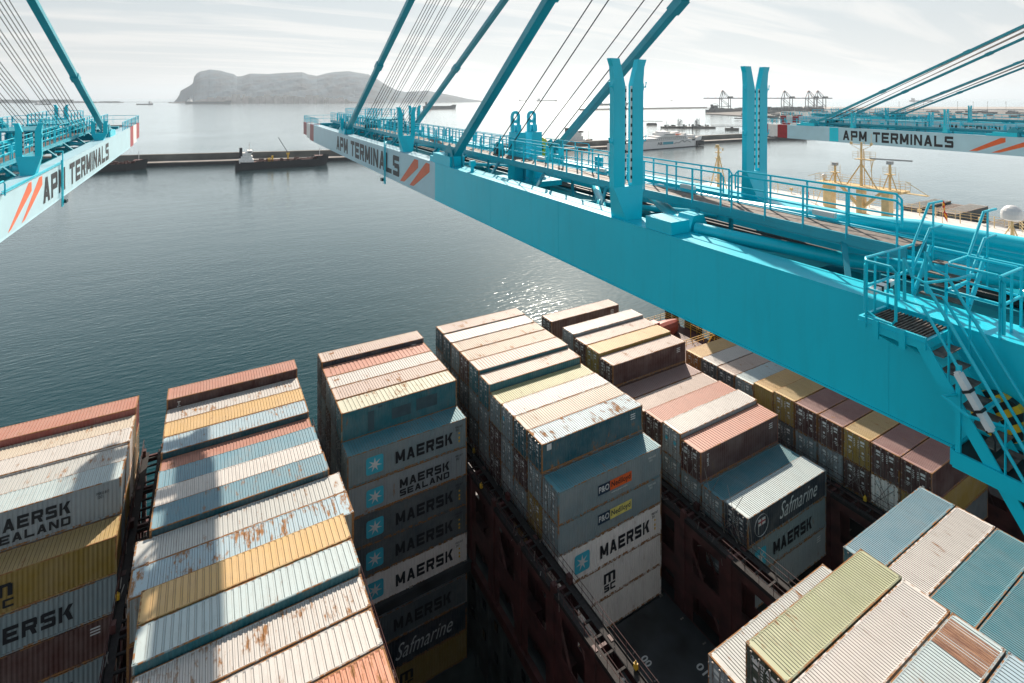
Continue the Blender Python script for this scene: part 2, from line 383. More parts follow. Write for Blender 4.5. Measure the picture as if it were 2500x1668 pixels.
def frame_mesh(L, H):
    key = ('frame', L, H)
    if key in _cm: return _cm[key]
    mb = MB(); hx = L / 2; hy = CW / 2; e = .004
    for sx in (-1, 1):
        for sy in (-1, 1): mb.box(sx * (hx - e), sx * (hx - .13), sy * (hy - e), sy * (hy - .10), .118, H - .118)
        mb.box(sx * (hx - e), sx * (hx - .10), -hy + .162, hy - .162, H - .105, H - .012); mb.box(sx * (hx - e), sx * (hx - .10), -hy + .162, hy - .162, .012, .13)
    for sy in (-1, 1):
        mb.box(-hx + .178, hx - .178, sy * (hy - e), sy * (hy - .07), H - .09, H - .022); mb.box(-hx + .178, hx - .178, sy * (hy - e), sy * (hy - .06), .02, .155)
    xs = [hx - .089] if L < 13 else [hx - .089, 6.096 - .089]
    for x in xs:
        for sx in (-1, 1):
            for sy in (-1, 1):
                for z in (0, H - .118): mb.box(sx * x - .089, sx * x + .089, sy * hy, sy * (hy - .162), z, z + .118)
                mb.box(sx * x - .05, sx * x + .05, sy * (hy - .055), sy * (hy - .11), H - .001, H + .0025, m=1)
    _cm[key] = mb.mesh('corner_frame', [M_FRAME, M_RUBBER]); return _cm[key]
def roof_mesh(L, H, n):
    """ribbed roof sheet: n pressed troughs running across the container"""
    key = ('roof', L, H, n)
    if key in _cm: return _cm[key]
    mb = MB(); a0 = -L / 2 + (.30 if L < 13 else .9); a1 = -a0; pit = (a1 - a0) / n; zt = H - .014; D = .034 if n > 30 else .036; yb = CW / 2 - .085; ye = yb - .07
    f1, f2 = (.30, .12) if n > 30 else (.62, .07)
    mb.quad((-L / 2 + .1, -yb, zt), (a0, -yb, zt), (a0, yb, zt), (-L / 2 + .1, yb, zt)); mb.quad((a1, -yb, zt), (L / 2 - .1, -yb, zt), (L / 2 - .1, yb, zt), (a1, yb, zt))
    for s in (-1, 1): mb.quad((a0, s * yb, zt), (a1, s * yb, zt), (a1, s * (CW / 2 - .07), H - .024), (a0, s * (CW / 2 - .07), H - .024))
    for i in range(n):
        a = a0 + i * pit; b = a + pit * f1; c = b + pit * f2; d = a + pit - pit * f2; e = a + pit
        mb.quad((a, -yb, zt), (b, -yb, zt), (b, yb, zt), (a, yb, zt))
        mb.quad((b, -yb, zt), (c, -ye, zt - D), (c, ye, zt - D), (b, yb, zt), m=1)  # steep rib face takes the painted shadow line and dirt
        mb.quad((c, -ye, zt - D), (d, -ye, zt - D), (d, ye, zt - D), (c, ye, zt - D))
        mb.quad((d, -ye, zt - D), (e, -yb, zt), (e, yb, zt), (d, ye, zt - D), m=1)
        for s in (-1, 1): mb.quad((b, s * yb, zt), (e, s * yb, zt), (d, s * ye, zt - D), (c, s * ye, zt - D))
    _cm[key] = mb.mesh('roof_sheet', [M_ROOF, M_RIBSHADE]); return _cm[key]
def door_mesh(H):
    key = ('door', H)
    if key in _cm: return _cm[key]
    mb = MB(); w_ = 1.10
    mb.box(-.03, 0, 0, w_, .14, H - .12)
    for i in range(5): z = .22 + i * (H - .44) / 5; mb.box(-.045, -.03, .04, w_ - .04, z + .05, z + (H - .44) / 5 - .05)
    for y in (.30, .80):
        mb.tube([(-.085, y, .1), (-.085, y, H - .08)], .02, 6, m=1)
        for z in (.14, .9, H - .9, H - .14): mb.box(-.105, -.045, y - .05, y + .05, z - .035, z + .035, m=1)
    for y, z in ((.30, 1.15), (.80, 1.05)): mb.box(-.12, -.09, y - .02, y + .32 if y < .5 else y + .02, z - .02, z + .02, m=1)
    for z in (.4, .95, 1.6, H - .45): mb.box(-.07, -.028, -.04, .05, z - .06, z + .06, m=1)
    mb.box(-.049, -.045, .36, .74, H - .62, H - .40, m=2); mb.box(-.049, -.045, .40, .7, H - .9, H - .75, m=2)
    mb.box(-.049, -.045, .42, .60, 1.28, 1.46, m=2)
    for i in range(5): mb.box(-.049, -.045, .86, .98 + .03 * (i % 2), H - .55 - i * .17, H - .48 - i * .17, m=2)
    for i in range(3): mb.box(-.049, -.045, .38, .70 - .08 * i, 1.02 - i * .14, 1.07 - i * .14, m=2)
    _cm[key] = mb.mesh('door', [M_SIDE, M_STEEL, M_WLET]); return _cm[key]
COL = dict(  # roof tones lighter than wall tones: sunlight, glare and dust put into the colour
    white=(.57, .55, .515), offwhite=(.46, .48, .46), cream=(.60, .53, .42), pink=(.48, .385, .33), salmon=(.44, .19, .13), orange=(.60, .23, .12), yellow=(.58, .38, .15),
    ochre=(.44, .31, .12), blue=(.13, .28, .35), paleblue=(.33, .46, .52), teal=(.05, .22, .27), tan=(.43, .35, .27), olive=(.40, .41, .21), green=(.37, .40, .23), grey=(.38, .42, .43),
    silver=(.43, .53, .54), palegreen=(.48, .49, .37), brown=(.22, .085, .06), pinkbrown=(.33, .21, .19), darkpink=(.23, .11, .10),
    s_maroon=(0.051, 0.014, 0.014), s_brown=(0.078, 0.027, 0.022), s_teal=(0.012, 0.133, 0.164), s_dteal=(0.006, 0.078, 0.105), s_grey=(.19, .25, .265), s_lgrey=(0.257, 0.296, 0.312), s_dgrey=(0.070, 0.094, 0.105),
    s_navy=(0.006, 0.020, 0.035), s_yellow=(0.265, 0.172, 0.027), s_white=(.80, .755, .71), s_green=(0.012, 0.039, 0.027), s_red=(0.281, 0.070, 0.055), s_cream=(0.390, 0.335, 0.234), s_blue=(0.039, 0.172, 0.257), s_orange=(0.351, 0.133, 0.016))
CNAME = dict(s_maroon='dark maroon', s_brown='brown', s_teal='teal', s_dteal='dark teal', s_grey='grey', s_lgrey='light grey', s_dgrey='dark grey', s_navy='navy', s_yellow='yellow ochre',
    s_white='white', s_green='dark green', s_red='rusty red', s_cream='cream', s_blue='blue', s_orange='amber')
ORD = ['first', 'second', 'third', 'fourth', 'fifth', 'sixth', 'seventh', 'eighth', 'ninth', 'tenth', 'eleventh', 'twelfth', 'thirteenth', 'fourteenth', 'fifteenth', 'sixteenth']
GRP = 'shipping containers stacked on the ship'
def rgba(name, rust): c = COL[name]; j = 1 + random.uniform(-.05, .05); return (c[0] * j, c[1] * j, c[2] * j, rust)
def container(u, v, ztop, H, L, side, roof, rust, nr, top, doors, label, letters=None, uend='L'):
    """u = left end, v = near edge, ztop = top relative to the camera"""
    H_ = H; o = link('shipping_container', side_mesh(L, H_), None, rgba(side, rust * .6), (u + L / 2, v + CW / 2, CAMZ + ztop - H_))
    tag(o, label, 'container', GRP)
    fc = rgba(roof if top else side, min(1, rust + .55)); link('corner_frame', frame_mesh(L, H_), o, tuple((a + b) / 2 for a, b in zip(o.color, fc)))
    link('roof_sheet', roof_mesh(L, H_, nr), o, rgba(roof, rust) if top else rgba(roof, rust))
    if doors:
        for k in (0, 1):
            d = link('door', door_mesh(H_), o, rgba(side, rust * .6)); d.location = (-L / 2 - .002, -CW / 2 + .11 if k == 0 else CW / 2 - .11, 0)
            if k: d.scale = (1, -1, 1)
    if letters: letters(o, L, H_)
    return o
def near_text(s, mat, x, z, W, H, **kw):
    if mat is M_BLACK and all(c in GL for c in s): return lambda o, L, Hc: block_text(s, mat, o, (-L / 2 + x, -CW / 2 - .004, z), (1, 0, 0), (0, 0, 1), W, H)
    return lambda o, L, Hc: put_text(s, mat, o, (-L / 2 + x, -CW / 2 - .004, z), (1, 0, 0), (0, 0, 1), W, H, **kw)
def logo_square(x, z, sz, star=True):
    def f(o, L, Hc):
        mb = MB(); r = sz * .13; P = []
        for cx, cy, a0 in ((x + sz - r, z + sz - r, 0), (x + r, z + sz - r, 90), (x + r, z + r, 180), (x + sz - r, z + r, 270)):
            P += [(cx + r * math.cos(R(a0 + t)), cy + r * math.sin(R(a0 + t))) for t in (0, 30, 60, 90)]
        y0 = -CW / 2 - .002
        mb.prism(P, lambda a, b, t: (-L / 2 + a, y0 - t, b), 0, .006); q = mb.build('logo_square', M_LBLUE, o)
        mb = MB(); st = star_poly(7, sz * .42, sz * .14, x + sz / 2, z + sz / 2)
        c = (x + sz / 2, z + sz / 2)
        for i in range(14): mb.quad(*[(-L / 2 + a, y0 - .009, b) for a, b in (c, st[i], st[(i + 1) % 14])])
        mb.build('star', M_WLET, q)
    return f
def both(*fs):
    def g(o, L, H):
        for f in fs: f(o, L, H)
    return g
def plate(x0, x1, z0, z1, mat, name='painted_patch', t=.006):
    return lambda o, L, H: MB().box(-L / 2 + x0, -L / 2 + x1, -CW / 2 - .002, -CW / 2 - .002 - t, z0, z1).build(name, mat, o)
CODE = near_text('MSKU 817\n 22G1', M_BLACK, 10.9, 1.9, .8, .5, bold=.0)
def plates(o, L, H):
    mb = MB()
    for i, z in enumerate((1.55, 1.05, .7)): mb.box(L / 2 - .95, L / 2 - .78, -CW / 2 - .002, -CW / 2 - .007, z, z + (.22 if i else .15))
    mb.build('warning_plate', M_YELLOW, o)
MSK = both(plates, CODE, logo_square(1.75, .62, 1.65), near_text('MAERSK', M_BLACK, 4.6, .80, 6.0, 1.15, bold=.045))
MSKS = both(CODE, logo_square(1.75, .55, 1.65), near_text('MAERSK', M_BLACK, 5.0, 1.25, 5.2, .85, bold=.045), near_text('SEALAND', M_BLACK, 5.0, .45, 5.2, .62, bold=.03))
CODE = near_text('MSKU 817\n 22G1', M_BLACK, 10.6, 1.7, .8, .5, bold=.0)
CODEW = near_text('PONU 0472\n  22G1', M_WLET, 10.5, 1.85, .95, .45, bold=.0)
def pon(orange):
    return both(plate(4.35, 5.75, .95, 1.85, M_NAVY), plate(5.75, 8.35, .95, 1.85, M_ORANGE if orange else M_LYEL), near_text('P&O', M_WLET, 4.45, 1.15, 1.2, .55, bold=.02, name='lettering'),
                near_text('Nedlloyd', M_BLACK if orange else M_NAVY, 5.9, 1.05, 2.3, .65, bold=.02), *( [near_text('www.ponl.com', M_WLET, 5.9, .6, 1.9, .22, bold=.0)] if orange else []), CODEW)
MSCL = both(near_text('m', M_BLACK, 5.0, 1.25, 1.35, .9, bold=.06), near_text('SC', M_BLACK, 5.05, .5, 1.3, .62, bold=.04))
def saf(o, L, H):
    put_text('Safmarine', M_WLET, o, (-L / 2 + 4.6, -CW / 2 - .004, .75), (1, 0, 0), (0, 0, 1), 6.0, 1.5, shear=.45, bold=-.005)
    mb = MB(); ring = [(1.9 + .95 * math.cos(t * math.pi / 16), 1.35 + .95 * math.sin(t * math.pi / 16)) for t in range(32)]
    for i in range(32): a, b = ring[i], ring[(i + 1) % 32]; mb.bar((-L / 2 + a[0], -CW / 2 - .006, a[1]), (-L / 2 + b[0], -CW / 2 - .006, b[1]), .05, .012)
    mb.box(-L / 2 + 1.45, -L / 2 + 2.45, -CW / 2 - .004, -CW / 2 - .010, 1.35, 1.95); mb.box(-L / 2 + 1.45, -L / 2 + 1.5, -CW / 2 - .004, -CW / 2 - .010, .65, 1.35); e = mb.build('flag_emblem', M_WLET, o)
    mb = MB(); mb.box(-L / 2 + 1.45, -L / 2 + 2.45, -CW / 2 - .011, -CW / 2 - .014, 1.58, 1.72); mb.box(-L / 2 + 1.85, -L / 2 + 2.0, -CW / 2 - .011, -CW / 2 - .013, 1.36, 1.94); mb.build('red_cross', M_RED, e)
def door_text(s, mat, y=.1, z=1.9, W=.7, H=.3):
    return lambda o, L, Hc: put_text(s, mat, o, (-L / 2 - .065, CW / 2 - .11 - y, z), (0, -1, 0), (0, 0, 1), W, H, bold=.02)
TEX = door_text('tex', M_WLET)
def vtext(s, x, mat=M_WLET):       # letters one below another on the near wall
    def f(o, L, H):
        for i, ch in enumerate(s): put_text(ch, mat, o, (-L / 2 + x, -CW / 2 - .004, H - .75 - i * .42), (1, 0, 0), (0, 0, 1), .28, .34, bold=.02)
    return f
def end_marks(o, L, H):           # number panel and small plates near the right end of the near wall
    mb = MB()
    for r_ in range(3): mb.box(L / 2 - 1.6, L / 2 - 1.0, -CW / 2 - .002, -CW / 2 - .007, H - .6 - r_ * .22, H - .5 - r_ * .22)
    mb.build('number_marks', M_WLET, o)
DT = {'star': door_text('*', M_LBLUE, .3, 1.5, .5, .5)}

BAY = {}
PIT = 2.535
def column(bay, k, ztop, tiers, nr=44, L=12.192, doors=0, uoff=0.0):
    """tiers: list of (side colour, roof colour, rust, height, letters, words)"""
    b = BAY[bay]; z = ztop; v = b['v0'] - k * PIT - CW; n = len(tiers)
    for i, tr in enumerate(tiers):
        side, roof, rust, H, let, words = (list(tr) + [None] * 6)[:6]
        H = H or HC; rust = .15 if rust is None else rust
        if not words: words = CNAME[side] + ' container'
        pos = 'atop' if i == 0 else ('second from the top of' if i == 1 else ORD[i] + ' from the top of')
        pos = ('top of' if i == 0 else ('second in' if i == 1 else ORD[i] + ' down'))
        label = '%s, %s %s stack from sea, %s' % (words, pos, ORD[k - b.get('k0', 0)], b['name'])
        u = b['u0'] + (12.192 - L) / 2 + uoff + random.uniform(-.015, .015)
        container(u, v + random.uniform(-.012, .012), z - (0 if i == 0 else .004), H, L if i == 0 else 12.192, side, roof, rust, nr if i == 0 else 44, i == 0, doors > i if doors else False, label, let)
        z -= H + .012
D = 's_dteal'; MR = 's_maroon'; BR = 's_brown'; GR = 's_grey'; DG = 's_dgrey'; YL = 's_yellow'; LG = 's_lgrey'; NV = 's_navy'; TL = 's_teal'
def deep(*cols): return [(c, 'grey', .1) for c in cols]
# bay at the left edge of the photo: right-hand ends show
BAY['A'] = dict(u0=-18.2, v0=64.95, name='left edge bay')
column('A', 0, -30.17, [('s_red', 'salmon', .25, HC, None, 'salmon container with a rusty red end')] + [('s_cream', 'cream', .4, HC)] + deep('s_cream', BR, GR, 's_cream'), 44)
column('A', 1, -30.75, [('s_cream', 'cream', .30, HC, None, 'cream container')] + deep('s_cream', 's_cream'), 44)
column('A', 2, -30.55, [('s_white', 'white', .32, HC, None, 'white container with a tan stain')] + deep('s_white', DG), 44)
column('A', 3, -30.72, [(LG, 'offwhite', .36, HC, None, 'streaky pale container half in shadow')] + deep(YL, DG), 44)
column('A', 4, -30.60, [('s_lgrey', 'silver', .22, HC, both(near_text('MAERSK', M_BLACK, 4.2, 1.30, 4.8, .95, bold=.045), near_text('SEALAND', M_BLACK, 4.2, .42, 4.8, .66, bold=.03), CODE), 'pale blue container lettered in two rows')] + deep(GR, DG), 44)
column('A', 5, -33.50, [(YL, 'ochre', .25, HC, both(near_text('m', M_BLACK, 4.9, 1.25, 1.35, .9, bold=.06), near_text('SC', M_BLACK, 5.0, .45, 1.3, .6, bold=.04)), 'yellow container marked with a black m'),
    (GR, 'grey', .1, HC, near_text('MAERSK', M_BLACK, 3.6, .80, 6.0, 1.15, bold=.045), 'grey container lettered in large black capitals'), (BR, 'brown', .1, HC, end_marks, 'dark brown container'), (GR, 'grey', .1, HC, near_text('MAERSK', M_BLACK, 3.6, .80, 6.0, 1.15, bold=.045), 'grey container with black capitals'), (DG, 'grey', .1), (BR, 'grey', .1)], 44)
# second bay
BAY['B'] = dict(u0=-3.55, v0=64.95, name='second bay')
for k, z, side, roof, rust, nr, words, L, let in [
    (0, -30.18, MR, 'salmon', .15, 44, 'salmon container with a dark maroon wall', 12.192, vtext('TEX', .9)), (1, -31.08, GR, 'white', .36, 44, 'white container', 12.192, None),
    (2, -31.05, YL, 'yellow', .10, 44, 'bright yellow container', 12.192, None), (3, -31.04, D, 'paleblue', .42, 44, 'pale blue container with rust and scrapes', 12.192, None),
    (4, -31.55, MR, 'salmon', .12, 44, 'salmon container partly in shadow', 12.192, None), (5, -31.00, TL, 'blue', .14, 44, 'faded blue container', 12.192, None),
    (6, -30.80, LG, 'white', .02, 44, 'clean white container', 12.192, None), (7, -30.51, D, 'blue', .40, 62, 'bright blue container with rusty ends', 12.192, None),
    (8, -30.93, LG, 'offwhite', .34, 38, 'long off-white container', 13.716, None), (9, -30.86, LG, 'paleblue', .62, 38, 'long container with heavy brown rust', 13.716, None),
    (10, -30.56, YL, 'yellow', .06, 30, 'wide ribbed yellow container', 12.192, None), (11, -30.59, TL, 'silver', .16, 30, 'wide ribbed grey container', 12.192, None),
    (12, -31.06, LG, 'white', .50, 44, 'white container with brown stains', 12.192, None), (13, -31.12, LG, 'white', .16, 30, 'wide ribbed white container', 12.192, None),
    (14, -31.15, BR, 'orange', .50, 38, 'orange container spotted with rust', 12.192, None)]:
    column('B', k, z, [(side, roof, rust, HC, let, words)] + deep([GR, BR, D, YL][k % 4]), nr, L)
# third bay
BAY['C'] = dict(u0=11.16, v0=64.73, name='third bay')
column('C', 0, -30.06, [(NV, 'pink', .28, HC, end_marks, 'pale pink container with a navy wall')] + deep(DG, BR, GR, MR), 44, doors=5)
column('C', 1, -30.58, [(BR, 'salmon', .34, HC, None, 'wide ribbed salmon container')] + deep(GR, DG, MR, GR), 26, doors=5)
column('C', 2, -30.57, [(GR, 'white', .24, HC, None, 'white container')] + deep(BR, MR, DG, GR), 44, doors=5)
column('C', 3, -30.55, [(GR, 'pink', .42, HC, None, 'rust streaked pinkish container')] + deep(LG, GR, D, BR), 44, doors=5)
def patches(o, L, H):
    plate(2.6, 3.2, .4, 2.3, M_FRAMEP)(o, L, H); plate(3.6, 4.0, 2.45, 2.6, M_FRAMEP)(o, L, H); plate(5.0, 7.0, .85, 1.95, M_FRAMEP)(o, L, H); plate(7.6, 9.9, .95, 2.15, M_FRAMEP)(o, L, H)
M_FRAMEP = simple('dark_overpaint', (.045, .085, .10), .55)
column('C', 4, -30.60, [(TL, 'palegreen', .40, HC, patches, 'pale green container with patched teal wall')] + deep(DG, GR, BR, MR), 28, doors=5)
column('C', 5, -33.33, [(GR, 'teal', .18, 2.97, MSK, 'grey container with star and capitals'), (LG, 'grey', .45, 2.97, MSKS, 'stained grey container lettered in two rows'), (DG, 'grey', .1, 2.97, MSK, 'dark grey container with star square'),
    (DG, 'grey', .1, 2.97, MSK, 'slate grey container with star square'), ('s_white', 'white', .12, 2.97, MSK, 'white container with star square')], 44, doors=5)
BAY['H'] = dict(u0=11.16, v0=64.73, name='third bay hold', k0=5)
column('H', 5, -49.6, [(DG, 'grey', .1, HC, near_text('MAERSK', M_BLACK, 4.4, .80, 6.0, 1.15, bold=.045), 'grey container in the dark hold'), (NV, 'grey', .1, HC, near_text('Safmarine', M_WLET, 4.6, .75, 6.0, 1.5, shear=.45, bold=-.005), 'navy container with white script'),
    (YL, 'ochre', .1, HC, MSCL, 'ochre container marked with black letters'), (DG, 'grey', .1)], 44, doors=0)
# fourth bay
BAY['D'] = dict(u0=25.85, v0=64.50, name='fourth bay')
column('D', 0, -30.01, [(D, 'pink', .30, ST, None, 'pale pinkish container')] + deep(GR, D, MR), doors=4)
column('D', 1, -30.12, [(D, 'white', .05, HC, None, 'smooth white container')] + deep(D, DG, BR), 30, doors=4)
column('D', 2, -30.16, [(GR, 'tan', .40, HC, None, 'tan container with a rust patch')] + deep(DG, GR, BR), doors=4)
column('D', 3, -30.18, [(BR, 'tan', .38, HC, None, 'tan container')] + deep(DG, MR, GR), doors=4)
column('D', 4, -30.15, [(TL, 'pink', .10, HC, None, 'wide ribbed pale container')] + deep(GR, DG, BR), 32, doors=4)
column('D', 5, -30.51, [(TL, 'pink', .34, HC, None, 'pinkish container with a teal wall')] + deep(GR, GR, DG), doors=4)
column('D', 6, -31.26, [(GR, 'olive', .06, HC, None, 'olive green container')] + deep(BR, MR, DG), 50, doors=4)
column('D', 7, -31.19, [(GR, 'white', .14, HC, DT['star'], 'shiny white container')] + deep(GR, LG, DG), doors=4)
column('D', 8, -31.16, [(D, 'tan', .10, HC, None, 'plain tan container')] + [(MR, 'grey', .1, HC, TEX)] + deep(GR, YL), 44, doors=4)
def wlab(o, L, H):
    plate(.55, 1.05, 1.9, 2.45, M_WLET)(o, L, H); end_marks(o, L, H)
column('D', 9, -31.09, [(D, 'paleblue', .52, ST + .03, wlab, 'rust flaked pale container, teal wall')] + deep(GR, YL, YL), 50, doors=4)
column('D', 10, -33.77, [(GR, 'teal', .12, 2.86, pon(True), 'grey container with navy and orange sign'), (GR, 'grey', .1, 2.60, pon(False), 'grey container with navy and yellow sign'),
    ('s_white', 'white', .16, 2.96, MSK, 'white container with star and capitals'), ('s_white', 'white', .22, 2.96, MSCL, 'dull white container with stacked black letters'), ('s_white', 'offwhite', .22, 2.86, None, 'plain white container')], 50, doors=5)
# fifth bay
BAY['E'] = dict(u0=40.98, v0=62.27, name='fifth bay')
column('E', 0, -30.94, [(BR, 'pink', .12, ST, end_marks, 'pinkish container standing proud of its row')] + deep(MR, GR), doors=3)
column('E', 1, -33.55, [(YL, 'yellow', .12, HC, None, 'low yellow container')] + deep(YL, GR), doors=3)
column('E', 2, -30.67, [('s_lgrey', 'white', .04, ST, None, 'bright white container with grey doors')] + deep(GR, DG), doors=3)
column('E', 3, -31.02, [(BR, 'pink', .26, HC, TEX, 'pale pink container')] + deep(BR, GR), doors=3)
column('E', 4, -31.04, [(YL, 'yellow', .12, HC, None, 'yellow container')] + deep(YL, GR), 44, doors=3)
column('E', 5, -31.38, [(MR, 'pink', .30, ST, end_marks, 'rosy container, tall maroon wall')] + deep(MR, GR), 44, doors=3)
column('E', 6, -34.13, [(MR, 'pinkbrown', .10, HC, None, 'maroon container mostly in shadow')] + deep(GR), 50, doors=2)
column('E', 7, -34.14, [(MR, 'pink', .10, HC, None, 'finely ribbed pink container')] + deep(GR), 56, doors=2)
column('E', 8, -33.96, [(MR, 'salmon', .10, HC, None, 'salmon container with maroon doors')] + deep(DG, YL), 50, doors=3)
column('E', 9, -33.78, [(LG, 'white', .14, HC, both(door_text('*', M_LBLUE, .35, 1.4, .45, .5), door_text('*', M_LBLUE, 1.45, 1.4, .45, .5)), 'white container with grey doors and two stars')] + deep(GR, DG), 50, doors=3)
column('E', 10, -34.17, [(MR, 'salmon', .06, HC, both(TEX, vtext('TEX', .9), end_marks), 'wide ribbed salmon container with a dark wall')] + deep(GR, DG), 34, doors=3)
column('E', 11, -37.15, [(GR, 'teal', .06, HC, None, 'teal roofed container')] + deep(DG, GR), 56, doors=3)
column('E', 12, -36.99, [(NV, 'silver', .05, ST + .05, saf, 'navy container with script and flag emblem'), (GR, 'grey', .08, HC, both(logo_square(1.0, .6, 1.6), near_text('MAERSK', M_BLACK, 3.7, .80, 6.0, 1.15, bold=.045)), 'grey container with star square and capitals'), (LG, 'grey', .08, HC, end_marks, 'plain grey container')], 50, doors=3)
# sixth bay, under the long boom
BAY['F'] = dict(u0=55.75, v0=49.41, name='sixth bay')
for k, z, side, roof, rust, words, under, let in [
    (0, -34.04, 's_orange', 'yellow', .05, 'sandy yellow container', (GR, DG), None), (1, -33.99, DG, 'white', .04, 'white container half in shadow', (DG, DG), None), (2, -34.03, DG, 'pink', .06, 'pale container half in shadow', (GR, DG), None),
    (3, -33.99, GR, 'silver', .14, 'pale grey container with starred doors', (DG, GR), both(door_text('*', M_WLET, .35, .9, .45, .5), door_text('*', M_WLET, 1.45, .9, .45, .5))), (4, -33.66, YL, 'yellow', .14, 'taller yellow container', (GR, DG), None), (5, -33.44, YL, 'ochre', .26, 'ochre container', (DG, GR), None),
    (6, -33.48, MR, 'darkpink', .10, 'maroon container', (GR, DG), TEX), (7, -33.48, MR, 'darkpink', .14, 'dull maroon container', (LG, DG), None), (8, -33.49, YL, 'ochre', .20, 'mustard yellow container', (MR, DG), None),
    (9, -33.49, MR, 'darkpink', .12, 'reddish brown container', ('s_white', DG), None), (10, -33.50, MR, 'darkpink', .04, 'dark maroon container', (YL, DG), end_marks)]:
    column('F', k, z, [(side, roof, rust, HC, let, words)] + deep(*under), 56, doors=0 if k == 4 else 3)
# near blocks
BAY['G'] = dict(u0=26.12, v0=21.44, name='near bottom block')
column('G', 0, -33.56, [(LG, 'offwhite', .36, HC, None, 'low white container with rusty edges')] + deep(GR, DG), 56, doors=2)
column('G', 1, -30.58, [('s_green', 'green', .16, HC, door_text('CAPITAL', M_WLET, .25, 2.35, 1.3, .26), 'pale green container with dark green doors')] + deep(GR, GR), 56, doors=2)
column('G', 2, -30.61, [('s_white', 'white', .20, HC, None, 'white container with rust along its edges')] + deep(GR, BR), 56, doors=1)
column('G', 3, -30.61, [('s_grey', 'silver', .16, HC, None, 'grey white container with one rusted end')] + deep(GR, DG), 52, doors=1)
column('G', 4, -30.61, [('s_blue', 'paleblue', .16, HC, None, 'pale blue container')] + deep(GR, DG), 44, doors=1)
BAY['I'] = dict(u0=41.05, v0=21.48, name='near right block')
column('I', 0, -33.55, [(TL, 'blue', .04, HC, None, 'dusty blue container')] + deep(TL, GR), 62, doors=2)
column('I', 1, -33.55, [('s_white', 'white', .26, HC, None, 'white container with rusty side rails')] + deep(GR, GR), 62, doors=1)
column('I', 2, -33.55, [(TL, 'teal', .03, HC, None, 'deep teal container')] + deep(GR, GR), 62)
column('I', 3, -33.55, [(TL, 'teal', .03, HC, None, 'second deep teal container')] + deep(GR, GR), 62)
column('I', 4, -33.55, [(TL, 'blue', .10, HC, None, 'blue grey container')] + deep(GR, GR), 62)
BAY['J'] = dict(u0=11.2, v0=21.44, name='bottom edge')
column('J', 1, -33.9, [(BR, 'orange', .3, HC, None, 'orange container corner')] + deep(GR), 44)
# the rusted bare-metal end of one near roof: a real patch of stripped paint
def rust_patch():
    o = [x for x in bpy.data.objects if x.get('label', '').startswith('grey white container')][0]
    m, t, b = new_mat('stripped_rusty_steel'); co = N(t, 'ShaderNodeTexCoord'); mp = N(t, 'ShaderNodeMapping'); mp.inputs['Scale'].default_value = (6, .6, 1); t.links.new(co.outputs['Object'], mp.inputs[0])
    nz_ = N(t, 'ShaderNodeTexNoise', Scale=2.0, Detail=6.0, Roughness=.7); t.links.new(mp.outputs[0], nz_.inputs['Vector'])
    t.links.new(mixc(t, ramp(t, nz_.outputs[0], .42, .72), (.13, .045, .018, 1), (.42, .22, .11, 1)), b.inputs['Base Color']); b.inputs['Roughness'].default_value = .6
    mb = MB(); H = HC; nribs = 13
    x = 3.1
    for i in range(nribs):
        a = x + i * .192; mb.quad((a, -1.12, H - .010), (a + .13, -1.12, H - .010), (a + .13, 1.12, H - .010), (a, 1.12, H - .010)); mb.quad((a + .13, -1.12, H - .010), (a + .16, -1.08, H - .026), (a + .16, 1.08, H - .026), (a + .13, 1.12, H - .010)); mb.quad((a + .16, -1.08, H - .026), (a + .192, -1.12, H - .010), (a + .192, 1.12, H - .010), (a + .16, 1.08, H - .026))
    mb.build('rusted_patch', m, o)
rust_patch()
# ------------------------------------------------------------------ the container ship that carries them
ship = empty('container_ship', (0, 30, 16.6), 0, 'very large container ship with brown red lashing bridges and a white bridge deck', 'ship')
Z0 = CAMZ - 16.6                                   # turns camera-relative heights into ship-local ones
def zz(z): return z + Z0
def shipbuild(mb, name, mats, parent=None, **kw):
    if mb.cuts: return [shipbuild(p, name, mats, parent, **kw) for p in mb.pieces()][0]
    o = mb.build(name, mats, None, **kw); o.parent = parent or ship
    o.matrix_parent_inverse = (Matrix.Translation((0, -30, 0)) if parent is None else Matrix.Identity(4)); return o
# hull: side shells, decks beside the holds, hold walls
mb = MB(); V0, V1 = 7.0, 66.3
mb.box(-70, 175, V1 - .4, V1, -16.6, zz(-49.2)); mb.box(-70, 175, V0, V0 + .4, -16.6, zz(-49.2)); mb.box(-70, -69.6, V0 + .4, V1 - .4, -16.6, zz(-49.2)); mb.box(174.6, 175, V0 + .4, V1 - .4, -16.6, zz(-49.2))
shipbuild(mb, 'hull', M_HULL)
mb = MB(); mb.box(-69.6, 10.6, V0 + .4, V1 - .4, zz(-49.6), zz(-49.2)); mb.box(24.1, 174.6, V0 + .4, V1 - .4, zz(-49.6), zz(-49.2)); mb.box(10.6, 24.1, 52.3, V1 - .4, zz(-49.6), zz(-49.2))
mb.box(10.6, 24.1, V0 + .4, 9, zz(-49.6), zz(-49.2)); shipbuild(mb, 'deck', M_HATCH)
mb = MB(); mb.box(10.3, 10.6, 9, 52.3, -10, zz(-49.6)); mb.box(24.1, 24.4, 9, 52.3, -10, zz(-48.2)); mb.box(10.6, 24.1, 52.3, 52.6, -10, zz(-49.6)); mb.box(10.6, 24.1, 8.7, 9, -10, zz(-49.6)); mb.box(10.6, 24.1, 9, 52.3, -10.3, -10)
for k in range(18):                                 # cell guides
    y = 50.9 - k * PIT; mb.box(23.8, 24.1, y - .12, y + .12, -10, zz(-49)); mb.box(10.6, 10.9, y - .12, y + .12, -10, zz(-49.8))
for k in range(17):
    for z in (-51, -54): y = 49.6 - k * PIT; mb.box(24.02, 24.09, y - .3, y + .3, zz(z) - .4, zz(z) + .4, m=1)
shipbuild(mb, 'cargo_hold', [M_HOLD, M_FRAMEY])
